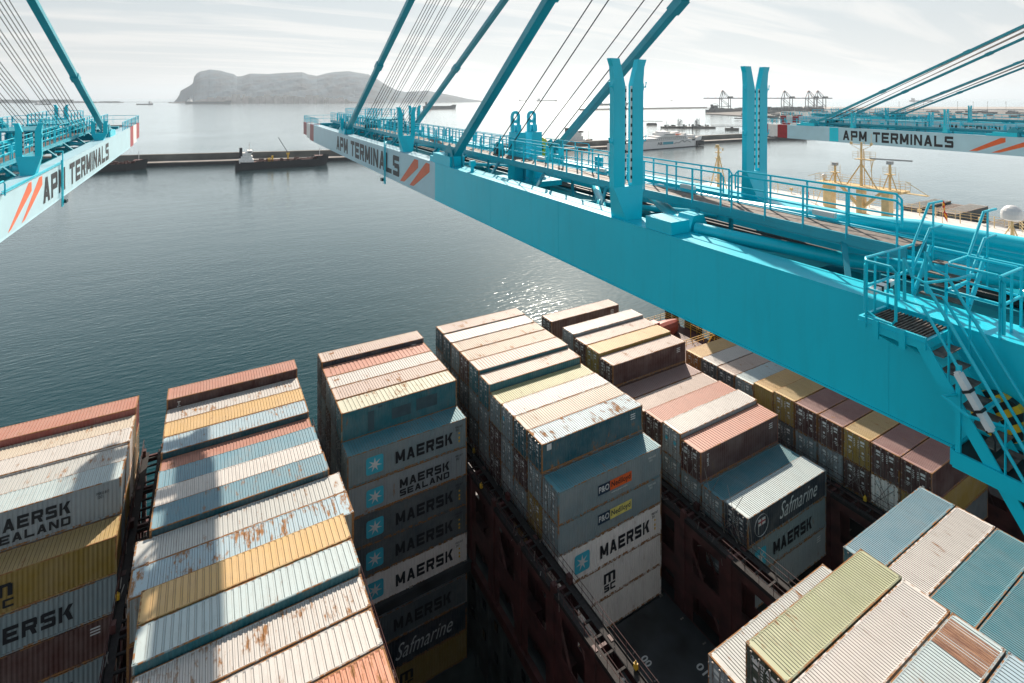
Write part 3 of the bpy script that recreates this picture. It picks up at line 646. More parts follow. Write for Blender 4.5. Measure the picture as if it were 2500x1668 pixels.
def hatch(u0, v0, v1, nums=()):
    mb = MB(); mb.box(u0 - .3, u0 + 12.6, v0, v1, zz(-48.9), zz(-48.12)); yy = v1 - PIT
    mb.box(u0 - .45, u0 + 12.75, v0 + .2, v1 - .2, zz(-49.2), zz(-48.9))
    h = shipbuild(mb, 'hatch_cover', M_HATCH)
    k = MB()
    n_ = int((v1 - v0) / PIT)
    for i in range(n_ + 1):
        for x in (.2, 6.1, 12.0) if 0 else (.1, .3, 6.0, 6.2, 11.9, 12.1): k.box(u0 + x - .07, u0 + x + .07, v1 - i * PIT - .12, v1 - i * PIT - .02, zz(-48.12), zz(-48.05))
    ks = shipbuild(k, 'container_socket', M_STEEL, h)
    for s, x, y in nums:
        o = put_text(s, M_WLET, h, (u0 + x, y, zz(-48.113)), (0, -1, 0), (1, 0, 0), .85, .7)
    return h
hatch(25.85, 21.5, 36.6, [('41', 3.4, 33.2), ('42', 1.2, 30.5), ('00', 6.2, 33.4), ('01', 9.8, 30.6), ('43', 1.2, 27.4), ('L', 9.8, 25.2)])
hatch(25.85, 8.0, 21.4); hatch(25.85, 36.7, 64.6); hatch(40.98, 8, 29.3); hatch(40.98, 29.4, 62.3); hatch(55.75, 20, 49.4); hatch(-3.55, 27, 64.9); hatch(-18.2, 49, 64.9); hatch(11.16, 49.2, 64.8)
hatch(55.75, 8, 19.9); hatch(-3.55, 8, 26.9); hatch(-18.2, 8, 48.9)
# hatch coaming rim round the open hold
mb = MB(); mb.box(10.62, 24.08, 9, 9.4, zz(-49.2), zz(-48.3)); mb.box(10.5, 11.0, 9.4, 49.1, zz(-49.2), zz(-48.2)); mb.box(23.6, 24.08, 9.4, 49.1, zz(-49.2), zz(-48.2)); shipbuild(mb, 'hatch_coaming', M_DECKRED)
# lashing bridges
def lashing_bridge(u0, u1, top, va=8.0, vb=66.0):
    mb = MB(); n_ = int((vb - va) / (2 * PIT)); zb = zz(-49.2); zt = zz(top)
    for i in range(n_ + 1):
        v = 64.9 - i * 2 * PIT
        if v < va: break
        for u in (u0, u1): mb.box(u - .17, u + .17, v - .24, v + .24, zb, zt + (.0 if i % 2 else .55))
        mb.box(u0 + .17, u1 - .17, v - .12, v + .12, zt - .75, zt - .12)
        if v - 2 * PIT > va:
            a, b = v - 2 * PIT + .24, v - .24
            for u, s in ((u0, 1), (u1, -1)):
                # plate with a portal opening between posts
                for lv, (z0_, z1_) in enumerate(((zb, zb + (zt - zb) * .45), (zb + (zt - zb) * .45, zt - .12))):
                    hh = z1_ - z0_
                    mb.box(u - .03, u + .03, a, b, z0_ + (0 if lv == 0 else 0), z0_ + hh * .22); mb.box(u - .03, u + .03, a, b, z1_ - hh * .20, z1_)
                    mb.box(u - .03, u + .03, a, a + .85, z0_ + hh * .22, z1_ - hh * .2); mb.box(u - .03, u + .03, b - .85, b, z0_ + hh * .22, z1_ - hh * .2)
                if i % 2 == 0: mb.bar((u + .06 * s, a, zb + 1), (u + .06 * s, b, zt - 1.2), .22, .12)
        mb.box(u0 + .1, u1 - .1, v - 1.2, v + 1.2, zb + (zt - zb) * .45 - .05, zb + (zt - zb) * .45 + .02)
    o = shipbuild(mb, 'lashing_bridge', M_DECKRED)
    g = MB(); g.box(u0 - .08, u0 + .42, va, vb - .6, zt - .12, zt - .05); g.box(u1 - .42, u1 + .08, va, vb - .6, zt - .12, zt - .05)
    v = va + .4
    while v < vb - .8: g.box(u0 + .42, u1 - .42, v - .08, v + .08, zt - .2, zt - .06); v += 1.27
    g.box(u0 - .16, u0 - .1, va, vb, zt - .3, zt + .05); g.box(u1 + .1, u1 + .16, va, vb, zt - .3, zt + .05); shipbuild(g, 'walkway', M_DGRATE, o)
    r = MB()
    for u in (u0 - .1, u1 + .1):
        for z in (.55, 1.05): r.tube([(u, va, zt + z), (u, vb, zt + z)], .022, 5)
        v = vb
        while v > va: r.tube([(u, v, zt), (u, v, zt + 1.06)], .022, 5); v -= 1.27
    shipbuild(r, 'railing', M_DECKRED, o)
    k = MB(); v = 62.4
    while v > va:
        u = u0 - .05 if int(v) % 2 else u1 + .05
        if random.random() < .55: k.cut(); k.box(u - .12, u + .12, v - .12, v + .12, zt + .05, zt + .42); k.tube([(u, v, zt + .42), (u, v, zt + .62)], .1, 6, r2=.02)
        v -= 2 * PIT
    shipbuild(k, 'twistlock_bin', M_YELLOW, o)
    q = MB()
    for i in range(64):                             # turnbuckles and lashing bars stowed along the rail
        v = random.uniform(va, vb); u = random.choice((u0, u1)); q.cut(); q.bar((u + random.uniform(-.3, .3), v, zt + random.uniform(-1.8, 1.0)), (u + random.uniform(-.1, .1), v + random.uniform(-.8, .8), zt + random.uniform(-1.4, .9)), .05)
    shipbuild(q, 'turnbuckle', M_STEEL, o)
    return o
LB = [lashing_bridge(-5.6, -4.0, -36.4), lashing_bridge(9.1, 10.7, -39.3), lashing_bridge(23.85, 25.4, -39.3), lashing_bridge(38.6, 40.4, -39.3), lashing_bridge(53.6, 55.3, -39.3), lashing_bridge(68.5, 70.2, -35.0)]
# lashing rods on some stacks
mb = MB()
def rods(u, off, vs, zt, z1, z2):
    for v in vs:
        for dv in (-.9, .9): mb.cut(); mb.tube([(u, v + dv, zz(zt)), (u + off, v - dv, zz(z1))], .022, 5); mb.tube([(u, v + dv, zz(zt)), (u + off, v - dv * .9, zz(z2))], .022, 5)
rods(38.5, -.42, [64.5 - PIT * k - 1.2 for k in range(0, 11)], -39.2, -36.5, -33.9)
rods(25.5, .32, [64.5 - PIT * k - 1.2 for k in range(0, 11)], -39.2, -36.6, -33.9)
rods(40.5, .45, [62.3 - PIT * k - 1.2 for k in range(5, 13)], -39.2, -37.1, -35.3)
rods(55.4, .33, [49.4 - PIT * k - 1.2 for k in range(0, 11)], -39.2, -36.8, -36.0)
#rods(-5.6, -.36, [64.9 - PIT * k - 1.2 for k in range(0, 6)], -36.3, -33.0, -31.0)
mb.cut(); mb.tube([(41.1, 29.35, zz(-37.1)), (40.5, 28.1, zz(-42.4))], .025, 5)
shipbuild(mb, 'lashing_rod', M_STEEL)
# accommodation block with the wide bridge deck
HU0, HU1, HV0, HV1, HZ = 73.0, 84.0, 9.0, 66.3, -16.0
hb = MB(); hb.box(HU0, HU1, HV0 + 8, HV1 - 8, zz(-49.2), zz(-19.0)); hb.box(HU0 - .6, HU1 + .6, HV0, HV1, zz(-19.0), zz(HZ) - .02)
house = shipbuild(hb, 'accommodation_block', M_WHITE)
w_ = MB(); w_.box(HU0 - .66, HU0 - .602, HV0 + 1, HV1 - 1, zz(-17.9), zz(-16.7)); w_.box(HU1 + .602, HU1 + .66, HV0 + 1, HV1 - 1, zz(-17.9), zz(-16.7))
for k in range(7):
    for i in range(18): w_.box(HU0 - .05, HU0 - .002, HV0 + 10 + i * 2.2, HV0 + 10.8 + i * 2.2, zz(-23 - 3 * k), zz(-22 - 3 * k))
shipbuild(w_, 'window', M_FRAMEY, house)
rf = MB(); rf.box(HU0 - .9, HU1 + .9, HV0 - .3, HV1 + .3, zz(HZ) - .02, zz(HZ) + .06); roof = shipbuild(rf, 'roof_deck', M_WHITE, house)
M_CREAMD = simple('cream_deck_paint', (.70, .64, .50), .5)
r = MB()
def rail(mb, pts, h=1.1, step=1.6, rr=.025, n=6, mids=(.37, .72)):
    for a, b in zip(pts[:-1], pts[1:]):
        a = Vector(a); b = Vector(b); L = (b - a).length; k = max(1, int(L / step))
        for i in range(k + 1): p = a.lerp(b, i / k); mb.tube([p, p + Vector((0, 0, h))], rr, n)
        for z in tuple(h * m_ for m_ in mids) + (h,): mb.tube([a + Vector((0, 0, z)), b + Vector((0, 0, z))], rr, n)
Zr = zz(HZ) + .06
rail(r, [(HU1 + .7, HV0, Zr), (HU1 + .7, HV1, Zr), (HU0 - .7, HV1, Zr), (HU0 - .7, HV0 + 40, Zr)])
rail(r, [(HU0 + 3.5, HV0, Zr), (HU0 + 5, HV0 + 10, Zr), (HU0 + 7.2, HV0 + 13, Zr), (HU1 + .7, HV0 + 15, Zr)], step=1.4)
shipbuild(r, 'railing', M_CREAM, house)
# signal mast platform on three legs
mt = MB(); mu = 78.0; P0 = 33.4; P1 = 43.4; PZ = Zr + 3.5
for y, wd in ((35.2, .9), (38.4, .75), (42.6, 1.0)): mt.box(mu - .6, mu + .6, y - wd / 2, y + wd / 2, Zr, PZ)
for y0_, y1_ in ((38.4, 35.6), (38.4, 41.2)): mt.bar((mu, y0_, Zr + .6), (mu, y1_, PZ), .35)
mt.box(mu - 1.3, mu + 1.3, P0 - .3, P1 + .6, PZ, PZ + .28); mt.box(mu - .4, mu + .4, P0 - 2.8, P0 - .3, PZ + .05, PZ + .12)
mast = shipbuild(mt, 'mast_platform', M_CREAM, house)
r = MB(); rail(r, [(mu - 1.3, P0 - .3, PZ + .28), (mu - 1.3, P1 + .6, PZ + .28), (mu + 1.3, P1 + .6, PZ + .28), (mu + 1.3, P0 - .3, PZ + .28), (mu - 1.3, P0 - .3, PZ + .28)], h=1.05, step=1.1, rr=.02)
r.bar((mu, P0 - 2.8, PZ + .1), (mu, P0 - .3, PZ + 1.6), .06); r.bar((mu, P1 + .6, PZ + 1.4), (mu, P1 + 2.4, PZ + .7), .06)
for y in (34.2, 36.4, 39.6, 41.6, 42.9): r.tube([(mu + .8, y, PZ), (mu + .8, y, PZ + random.uniform(1.6, 3.2))], .02, 5)
# central lattice pole
mp_ = MB(); mp_.tube([(mu, 38.4, PZ), (mu, 38.4, PZ + 6.3)], .2, 8, r2=.13); mp_.tube([(mu + .3, 38.1, PZ), (mu + .2, 38.2, PZ + 5.4)], .06, 6)
for s in (-1, 1): mp_.bar((mu, 38.4 + s * 1.9, PZ + .2), (mu, 38.4 + s * .1, PZ + 3.2), .13)
mp_.box(mu - .6, mu + .6, 36.9, 39.0, PZ + 3.9, PZ + 4.0); mp_.bar((mu, 37.2, PZ + 2.4), (mu, 36.9, PZ + 3.9), .08); mp_.bar((mu, 37.0, PZ + .3), (mu, 37.2, PZ + 3.9), .07)
mp_.bar((mu, 37.1, PZ + 5.9), (mu, 39.8, PZ + 5.95), .07); mp_.bar((mu, 37.1, PZ + 5.9), (mu, 38.3, PZ + 5.2), .05); mp_.bar((mu, 39.8, PZ + 5.9), (mu, 38.5, PZ + 5.2), .05)
rail(mp_, [(mu - .6, 36.9, PZ + 4), (mu - .6, 39.2, PZ + 4)], h=1.0, step=.7, rr=.02); rail(mp_, [(mu + .6, 36.9, PZ + 4), (mu + .6, 39.2, PZ + 4)], h=1.0, step=.7, rr=.02)
for y in (37.15, 38.0, 39.75): mp_.tube([(mu, y, PZ + 5.9), (mu, y, PZ + random.uniform(6.3, 8.0))], .025, 5)
mp_.box(mu - .15, mu + .15, 37.02, 37.25, PZ + 5.95, PZ + 6.25); mp_.box(mu - .15, mu + .15, 39.6, 39.85, PZ + 5.95, PZ + 6.25)
shipbuild(mp_, 'signal_mast', M_CREAM, house); shipbuild(r, 'railing', M_CREAM, house)
def radar(y, h, name, scanw, parent):
    b = MB(); b.tube([(mu, y, PZ + .28), (mu, y, PZ + h)], .16, 8)
    for s in (-1, 1): b.bar((mu, y + s * .8, PZ + .28), (mu, y, PZ + h * .75), .1)
    b.box(mu - .5, mu + .5, y - .5, y + .5, PZ + h * .62, PZ + h * .62 + .08); rail(b, [(mu - .5, y - .9, PZ + h * .62 + .08), (mu - .5, y + .6, PZ + h * .62 + .08)], h=.95, step=.5, rr=.018)
    o = shipbuild(b, name, M_CREAM, parent)
    q = MB(); q.box(mu - .3, mu + .3, y - .3, y + .3, PZ + h, PZ + h + .42)
    if scanw: e = Vector((.35, -.94, 0)).normalized() * scanw / 2; c = Vector((mu, y - .1, PZ + h + .62)); q.bar(c - e, c + e, .12, .2)
    shipbuild(q, 'radar_scanner', simple('grey_radar', (.4, .42, .43), .4), o)
radar(34.9, 3.6, 'radar_mast', 4.6, house); radar(41.9, 2.7, 'small_radar_mast', 0, house)
b = MB(); b.tube([(mu, 61.8, Zr), (mu, 61.8, Zr + 7.6)], .28, 8, r2=.15)
for s in (-1, 1): b.bar((mu, 61.8 + s * 1.7, Zr), (mu, 61.8, Zr + 6.2), .14)
for z in (1.6, 2.8, 4.0, 5.2, 6.2, 7.0): b.box(mu - .35, mu + .35, 61.8 - .35, 61.8 + .5, Zr + z, Zr + z + .12)
b.box(mu - .2, mu + .2, 61.9, 62.3, Zr + 7.2, Zr + 7.6); b.tube([(mu, 60.9, Zr + 6.6), (mu, 60.9, Zr + 7.1)], .1, 6); shipbuild(b, 'wing_mast', M_CREAM, house)
# satellite domes
def dome(u, v, r_, h, name):
    b = MB(); b.tube([(u, v, Zr), (u, v, Zr + h)], .14, 8)
    for a in (0, 2.1, 4.2): b.bar((u + 1.1 * math.cos(a), v + 1.1 * math.sin(a), Zr), (u, v, Zr + h * .85), .09)
    o = shipbuild(b, name + '_stand', M_CREAM, house); q = MB(); c = Zr + h + r_ * .75
    prof = [(.55, -.75), (.95, -.55), (1, 0), (.92, .38), (.7, .7), (.38, .92), (.02, 1)]
    for i in range(len(prof) - 1):
        for k in range(20):
            a0, a1 = 2 * math.pi * k / 20, 2 * math.pi * (k + 1) / 20; (r0, z0_), (r1, z1_) = prof[i], prof[i + 1]
            q.quad((u + r_ * r0 * math.cos(a0), v + r_ * r0 * math.sin(a0), c + r_ * z0_), (u + r_ * r0 * math.cos(a1), v + r_ * r0 * math.sin(a1), c + r_ * z0_), (u + r_ * r1 * math.cos(a1), v + r_ * r1 * math.sin(a1), c + r_ * z1_), (u + r_ * r1 * math.cos(a0), v + r_ * r1 * math.sin(a0), c + r_ * z1_))
    shipbuild(q, name, M_LAMP, o, smooth=True)
dome(75.5, 22.0, .95, 2.6, 'satellite_dome'); dome(mu + .8, 43.9, .38, PZ - Zr + .5, 'small_satellite_dome')
b = MB()
for i in range(34):
    y = HV0 + 6 + i * 1.55; u = HU1 + random.uniform(-3, .2); b.cut(); b.tube([(u, y, Zr), (u, y, Zr + random.choice((.5, .8, 1.4, 1.9)))], .05, 5)
    if i % 4 == 0: b.box(u - .2, u + .2, y - .2, y + .2, Zr + .5, Zr + .9)
shipbuild(b, 'vent_pipe', M_CREAM, house)
# flags
def flag(name, u, v, z, cols, label):
    o = empty(name, (u, v, z), 0, label, 'flag'); mb = MB(); mb.tube([(0, 0, 0), (0, 0, 3.1)], .03, 6); mb.build('pole', M_CREAM, o)
    mats = [simple('flag_cloth', c, .7) for c in cols]; mb = MB(); n_ = len(cols)
    for i in range(8):
        for j in range(n_):
            def P(a, b_): return (.10 * math.sin(a * 1.3) - .05 * a * .3, -.06 * a - .15 * math.sin(a * .9), 3.05 - b_ * .9 / n_ - a * .23 - .0)
            mb.quad(P(i, j), P(i + 1, j), P(i + 1, j + 1), P(i, j + 1), m=j)
    mb.build('flag_cloth', mats, o)
flag('flag', 80.5, 30.1, CAMZ + HZ, [(.55, .02, .02), (.8, .5, .03), (.55, .02, .02)], 'limp red and yellow flag hanging on a short pole on the white bridge deck')
flag('flag', 80.5, 47.6, CAMZ + HZ, [(.6, .02, .03), (.7, .7, .7), (.5, .02, .03)], 'limp red flag with white left of the cream signal mast')
# lifeboat platform on the far side by the sixth bay
b = MB(); b.box(57.0, 68.0, 51.5, 64.5, zz(-38.2), zz(-38.0))
for u in (57.3, 60.9, 64.4, 67.7):
    for v in (51.8, 57.8, 64.2): b.box(u - .2, u + .2, v - .2, v + .2, zz(-49.2), zz(-38.2))
    b.bar((u, 51.8, zz(-38.4)), (u, 64.2, zz(-44)), .25)
b.box(55.8, 56.5, 59, 60.2, zz(-39), zz(-34.0)); pf = shipbuild(b, 'boat_platform', M_DECKRED)
r = MB(); rail(r, [(57, 51.5, zz(-38)), (68, 51.5, zz(-38)), (68, 64.5, zz(-38)), (57, 64.5, zz(-38)), (57, 51.5, zz(-38))], h=1.1, step=1.3, rr=.035); rail(r, [(57.6, 53, zz(-36.2)), (66, 53, zz(-36.2)), (66, 57.5, zz(-36.2))], h=1.1, step=1.2, rr=.035)
for p in ((57.6, 53), (61.8, 53), (66, 53), (66, 57.5)): r.tube([(p[0], p[1], zz(-38)), (p[0], p[1], zz(-36.2))], .05, 6)
r.bar((61.5, 52.2, zz(-38)), (64.5, 52.2, zz(-35.2)), .12); shipbuild(r, 'yellow_railing', M_YELLOW, pf)
bt = empty('lifeboat', (62.5, 60.2, CAMZ - 37.2), R(4), 'faded red enclosed lifeboat on the platform beyond the sixth bay', 'lifeboat')
mb = MB(); nseg = 12; rg = []
for i in range(nseg + 1):
    t_ = i / nseg; x = -3.6 + 7.2 * t_; wv = 1.35 * math.sin(math.pi * min(1, max(.02, t_ * .96 + .02))) ** .45; rg.append([(x, wv * math.cos(a), .15 + 1.25 * math.sin(a) * (1 if math.sin(a) < 0 else 1.1) * (.75 + .25 * math.sin(math.pi * t_))) for a in [k * 2 * math.pi / 14 for k in range(14)]])
for i in range(nseg):
    for k in range(14): mb.quad(rg[i][k], rg[i][(k + 1) % 14], rg[i + 1][(k + 1) % 14], rg[i + 1][k])
mb.build('boat_hull', simple('faded_red_paint', (.34, .07, .045), .5), bt, smooth=True)
mb = MB(); mb.box(-2.6, -1.2, -.6, .6, 1.2, 1.95); mb.build('wheelhouse', M_RED, bt)
mb = MB(); mb.box(-2.62, -1.18, -.45, .45, 1.5, 1.8); mb.build('window', M_FRAMEY, bt)
# containers beyond the bridge
BAY['K'] = dict(u0=101.0, v0=43.5, name='behind bridge deck')
for k, (z, rc) in enumerate([(-18.2, 'offwhite'), (-18.6, 'pink'), (-18.2, 'white'), (-20.6, 'tan'), (-19.4, 'white'), (-21, 'white'), (-19.4, 'offwhite')]):
    column('K', k, z, [(DG, rc, .15, HC, None, ['pale', 'pinkish', 'white roofed', 'low tan', 'bright white', 'lowest white', 'cream white'][k] + ' container')] + deep(DG), 44, doors=0)
# ------------------------------------------------------------------ quay cranes: only their lowered booms, stays and ropes are in view
M_HAZARD = None
def hazard_mat():
    m, t, b = new_mat('yellow_black_stripes'); co = N(t, 'ShaderNodeTexCoord'); sp = N(t, 'ShaderNodeSeparateXYZ'); t.links.new(co.outputs['Object'], sp.inputs[0])
    v = mth(t, 'ADD', mth(t, 'MULTIPLY', sp.outputs[1], 3.2), mth(t, 'MULTIPLY', sp.outputs[2], 3.2)); v = mth(t, 'GREATER_THAN', mth(t, 'FRACT', v), .5)
    t.links.new(mixc(t, v, (.015, .015, .015, 1), (.78, .48, .02, 1)), b.inputs['Base Color']); b.inputs['Roughness'].default_value = .4; return m
M_HAZARD = hazard_mat()
class Crane:
    def __init__(s, label, m, W, az, tilt, ztop, D):
        s.m, s.W, s.az, s.D = m, W, az, D
        es = Vector((math.sin(az) * math.cos(tilt), math.cos(az) * math.cos(tilt), math.sin(tilt))); ex = Vector((math.cos(az), -math.sin(az), 0)); ez = ex.cross(es)
        p = Vector((0, 0, CAMZ + ztop)) + ex * W
        s.root = bpy.data.objects.new('gantry_crane', None); C.objects.link(s.root)
        s.root.matrix_world = Matrix(((ex.x, es.x, ez.x, p.x), (ex.y, es.y, ez.y, p.y), (ex.z, es.z, ez.z, p.z), (0, 0, 0, 1)))
        tag(s.root, label, 'crane', 'blue quay cranes with lowered booms')
    def s_at(s, px, w=0.0):
        q = (px - CX) / FPX; f = s.az - AZ; W = s.W + s.m * w
        return W * (math.cos(f) + q * math.sin(f)) / (q * math.cos(f) - math.sin(f))
    def P(s, w, y, h): return (s.m * w, y, h)
    def box(s, mb, w0, w1, y0, y1, h0, h1, m=0): mb.box(s.m * w0, s.m * w1, y0, y1, h0, h1, m)
    def build(s, mb, name, mat, parent=None, **kw): return mb.build(name, mat, parent or s.root, **kw)
def rail_run(cr, mb, pts, h=1.05, step=1.35, r=.026, mid=(.5,), loop=True):
    """handrail panels with rounded corners; pts are (w, s, h) of the foot line"""
    for a, b in zip(pts[:-1], pts[1:]):
        a = Vector(cr.P(*a)); b = Vector(cr.P(*b)); L = (b - a).length; k = max(1, round(L / step)); up = Vector((0, 0, 1)); d = (b - a).normalized()
        for i in range(k + 1): p = a + d * (.12 + (L - .24) * i / k); mb.bar(p - up * .12, p + up * (h - .01), .075, .02, up=d)
        for z in (h,):
            c = .12; mb.tube([a + d * .02 + up * h * .42, a + d * .02 + up * (z - c), a + d * c + up * z, b - d * c + up * z, b - d * .02 + up * (z - c), b - d * .02 + up * h * .42], r, 6) if loop else mb.tube([a + up * z, b + up * z], r, 6)
        for q in mid: mb.tube([a + d * .02 + up * h * q, b - d * .02 + up * h * q], r * .85, 6)
def fork(cr, w, y, h0, H, wd=.44, base=True, foot=1.1, dp=.22):
    """receiver post: a tapered foot carrying two plates whose tops flare apart like a Y"""
    mb = MB(); D_ = dp / 2; t0 = h0 + foot if base else h0; w_in = .17 if H > 4 else .30; top = h0 + H
    if base:
        P = [(w - .34, h0), (w + .34, h0), (w + w_in + wd, t0), (w - w_in - wd, t0)]
        mb.prism(P, lambda a, b, t: (cr.m * a, y + t * (1.0 if b > h0 + .1 else 3.6), b), -D_, D_)
    for sg in (-1, 1):
        xi, xo = w + sg * w_in, w + sg * (w_in + wd)
        hf = H * .16
        P = [(xi, t0), (xo, t0), (xo, top - hf * .8), (xo + sg * .04, top - hf * .3), (xo + sg * .14, top), (xo - sg * .24 * (wd / .5), top), (xi, top - hf)]
        mb.prism(P, lambda a, b, t: (cr.m * a, y + t, b), -D_, D_)
        for hh in ((.35, .78) if H > 4 else (.6,)):      # hooks
            z = t0 + (H - foot) * hh; mb.tube([cr.P(xo, y - D_ * .6, z), cr.P(xo + sg * .14, y - D_ * .6, z), cr.P(xo + sg * .17, y - D_ * .6, z + .18)], .03, 6); cr.box(mb, xo - sg * .01, xo + sg * .03, y - D_ * .9, y + D_ * .2, z - .12, z + .12)
    f = cr.build(mb, 'stay_rest', M_TEAL)
    for sg in (-1, 1):
        mb = MB(); cr.box(mb, w + sg * (w_in - .002), w + sg * (w_in - .075), y - D_ + .02, y - D_ + .05, t0 + .12, top - H * .17); z = t0 + .25
        while z < top - H * .19:
            cr.box(mb, w + sg * (w_in - .004), w + sg * (w_in - .070), y - D_ + .012, y - D_ + .018, z, z + .11, 1); z += .30
        cr.build(mb, 'perforated_strip', [M_LAMP, M_RUBBER], f)
    return f
APEX = (-31.5, 47.0)
def stay(cr, w, y, h0, name='tie_bar', frac=1.0):
    """hinged eye-bar stay rising to the crane's mast head"""
    a = Vector(cr.P(w, y, h0)); b = Vector(cr.P(w, APEX[0], APEX[1])); mb = MB(); mb.bar(a, a.lerp(b, frac), .34, .46, up=(1, 0, 0))
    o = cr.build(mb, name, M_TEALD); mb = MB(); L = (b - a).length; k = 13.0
    while k < L - 2: mb.cut(); p = a.lerp(b, k / L); q = a.lerp(b, (k + .9) / L); mb.bar(p, q, .46, .56, up=(1, 0, 0)); k += 13.0
    cr.build(mb, 'splice', M_TEALD, o)
    mb = MB()
    for sg in (-1, 1): mb.prism([(-.8, -.1), (.9, -.1), (.45, 1.0), (-.1, 1.25), (-.5, .9)], lambda p, q, t: (cr.m * w + sg * .30 + t, y + p, h0 - .35 + q), -.03, .03)
    mb.tube([cr.P(w - .42, y, h0 + .25), cr.P(w + .42, y, h0 + .25)], .11, 10); cr.build(mb, 'stay_bracket', M_TEALD)
    return o
def sheave(cr, w, y, h, r_, mat, n=1, gap=.16):
    mb = MB()
    for i in range(n):
        x = w + i * gap; N_ = 24; ring = [(r_ * math.cos(2 * math.pi * k / N_), r_ * math.sin(2 * math.pi * k / N_)) for k in range(N_)]
        mb.prism(ring, lambda a, b, t: (cr.m * x + t, y + a, h + b), -.05, .05)
        mb.prism([(a * .35, b * .35) for a, b in ring], lambda a, b, t: (cr.m * x + t, y + a, h + b), -.09, .09, m=1)
    return cr.build(mb, 'rope_sheave', [mat, M_RUBBER])
def crane(label, m, W, az, tilt, ztop, D, tip_px, panel_px, text, slashes, forks, stay_px, walk=(None, None), detail=2, s0=-12.0, bands=None, inner_px=None, patch=None, rope_n=8):
    cr = Crane(label, m, W, az, tilt, ztop, D); tip = cr.s_at(tip_px, 0); B = cr.box
    # --- girders
    sp = cr.s_at(panel_px) if panel_px else s0
    bl = 1.25; b0 = tip - 3 * bl
    if bands: b0 = cr.s_at(bands)
    bl = (tip - b0) / 3
    if panel_px:
        mb = MB(); B(mb, 0, .95, s0, sp, -D, 0); B(mb, -.03, .98, s0, sp, -D - .03, -D + .02); B(mb, -.02, .97, s0, sp, 0, .025)
        y = s0 + 2.1
        while y < sp - .5: B(mb, -.004, .0, y - .012, y + .012, -D + .03, -.01); y += 5.9
        B(mb, -.004, .0, s0, sp, -D * .52 - .01, -D * .52 + .01) if 0 else None
        cr.build(mb, 'front_girder', M_TEAL)
    mb = MB(); B(mb, 0, .95, sp, b0, -D, 0); B(mb, -.03, .98, sp, b0, -D - .03, -D + .02); B(mb, -.02, .97, sp, b0, 0, .025)
    pan = cr.build(mb, 'pale_girder_section', M_PANEL)
    mb = MB()
    for i in range(3):
        a, b = b0 + i * bl, b0 + (i + 1) * bl; hh = D if i == 0 else D * (.93 if i == 1 else .8); B(mb, 0, .95, a, b, -hh, 0, m=i % 2); B(mb, 7.2, 8.25, a, b, -hh, 0, m=i % 2)
    B(mb, 1.0, 7.15, tip - .5, tip - .1, -1.3, -.2, m=1)
    cr.build(mb, 'striped_tip', [M_RED, M_WHITE])
    mb = MB(); B(mb, 7.2, 8.25, s0, b0, -D, 0); B(mb, 7.17, 8.28, s0, b0, -D - .03, -D + .02); B(mb, 7.18, 8.27, s0, b0, 0, .025); cr.build(mb, 'rear_girder', M_TEAL)
    # --- cross beams, inner ledges and rails between the girders
    mb = MB(); y = s0 + 3.0
    while y < tip - 4: mb.cut(); B(mb, .95, 7.2, y - .35, y + .35, -D + .05, -D + .65); y += 9.5
    for a, b in ((.95, 1.28), (6.87, 7.2)): mb.cut(); B(mb, a, b, s0, b0, -1.62, -1.42)
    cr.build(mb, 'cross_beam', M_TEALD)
    mb = MB(); B(mb, 1.02, 1.16, s0, b0, -1.42, -1.27); mb.cut(); B(mb, 6.99, 7.13, s0, b0, -1.42, -1.27); cr.build(mb, 'trolley_rail', M_STEEL)
    mb = MB(); B(mb, 1.45, 2.05, s0, b0, -1.02, -.92); B(mb, 1.40, 1.45, s0, b0, -1.02, -.62); B(mb, 2.05, 2.12, s0, b0, -1.02, -.55); mb.cut(); B(mb, 2.25, 3.1, s0, b0, -1.25, -1.12); mb.cut(); B(mb, 5.5, 6.6, s0, b0, -1.25, -1.12)
    cr.build(mb, 'cable_tray', M_TEALD)
    mb = MB()
    for x, h, r_ in ((1.55, -.86, .05), (1.72, -.86, .05), (1.90, -.84, .07), (2.45, -1.04, .09), (2.72, -1.04, .09), (2.95, -1.06, .06), (5.8, -1.02, .1), (6.2, -1.02, .1)): mb.cut(); mb.tube([cr.P(x, s0, h), cr.P(x, b0, h)], r_, 6)
    cr.build(mb, 'power_cable', M_RUBBER)
    # --- lettering and slashes on the outer face
    if text:
        sa, sb = cr.s_at(text[0]), cr.s_at(text[1]); lo, hi = -.83 * D, -.16 * D
        if m > 0: org, ex, wd = cr.P(-.012, sa, lo), (0, -1, 0), sa - sb       # reads from the tip towards the quay
        else: org, ex, wd = cr.P(-.012, sa, lo), (0, 1, 0), sb - sa
        block_text('APM TERMINALS', M_BLACK, pan, org, ex, (0, 0, 1), wd, hi - lo)
    if slashes:
        mb = MB()
        for (ba, bb_, ta, tb) in slashes:
            q = [(cr.s_at(ba), -.93 * D), (cr.s_at(bb_), -.90 * D), (cr.s_at(tb), -.30 * D), (cr.s_at(tb), -.07 * D), (cr.s_at(ta), -.07 * D)]
            mb.prism(q, lambda a, b, t: (cr.m * -t, a, b), .002, .010)
        cr.build(mb, 'orange_slash', M_ORANGE, pan)
    if patch:
        mb = MB(); B(mb, -.008, 0, cr.s_at(patch[1]), cr.s_at(patch[0]), -D + .05, -.02); cr.build(mb, 'repainted_patch', M_TEAL, pan)
    # --- walkway between the girders
    wa = cr.s_at(walk[0], 2.3) if walk[0] else s0; wb = b0 - 2.0; hd = .77
    mb = MB(); B(mb, 1.85, 1.91, wa, wb, hd - .26, hd + .02); B(mb, 2.79, 2.85, wa, wb, hd - .26, hd + .02); B(mb, 1.82, 1.94, wa, wb, hd - .28, hd - .25); B(mb, 1.84, 1.86, wa, wb, hd - .10, hd - .08)
    y = wa + 1.4
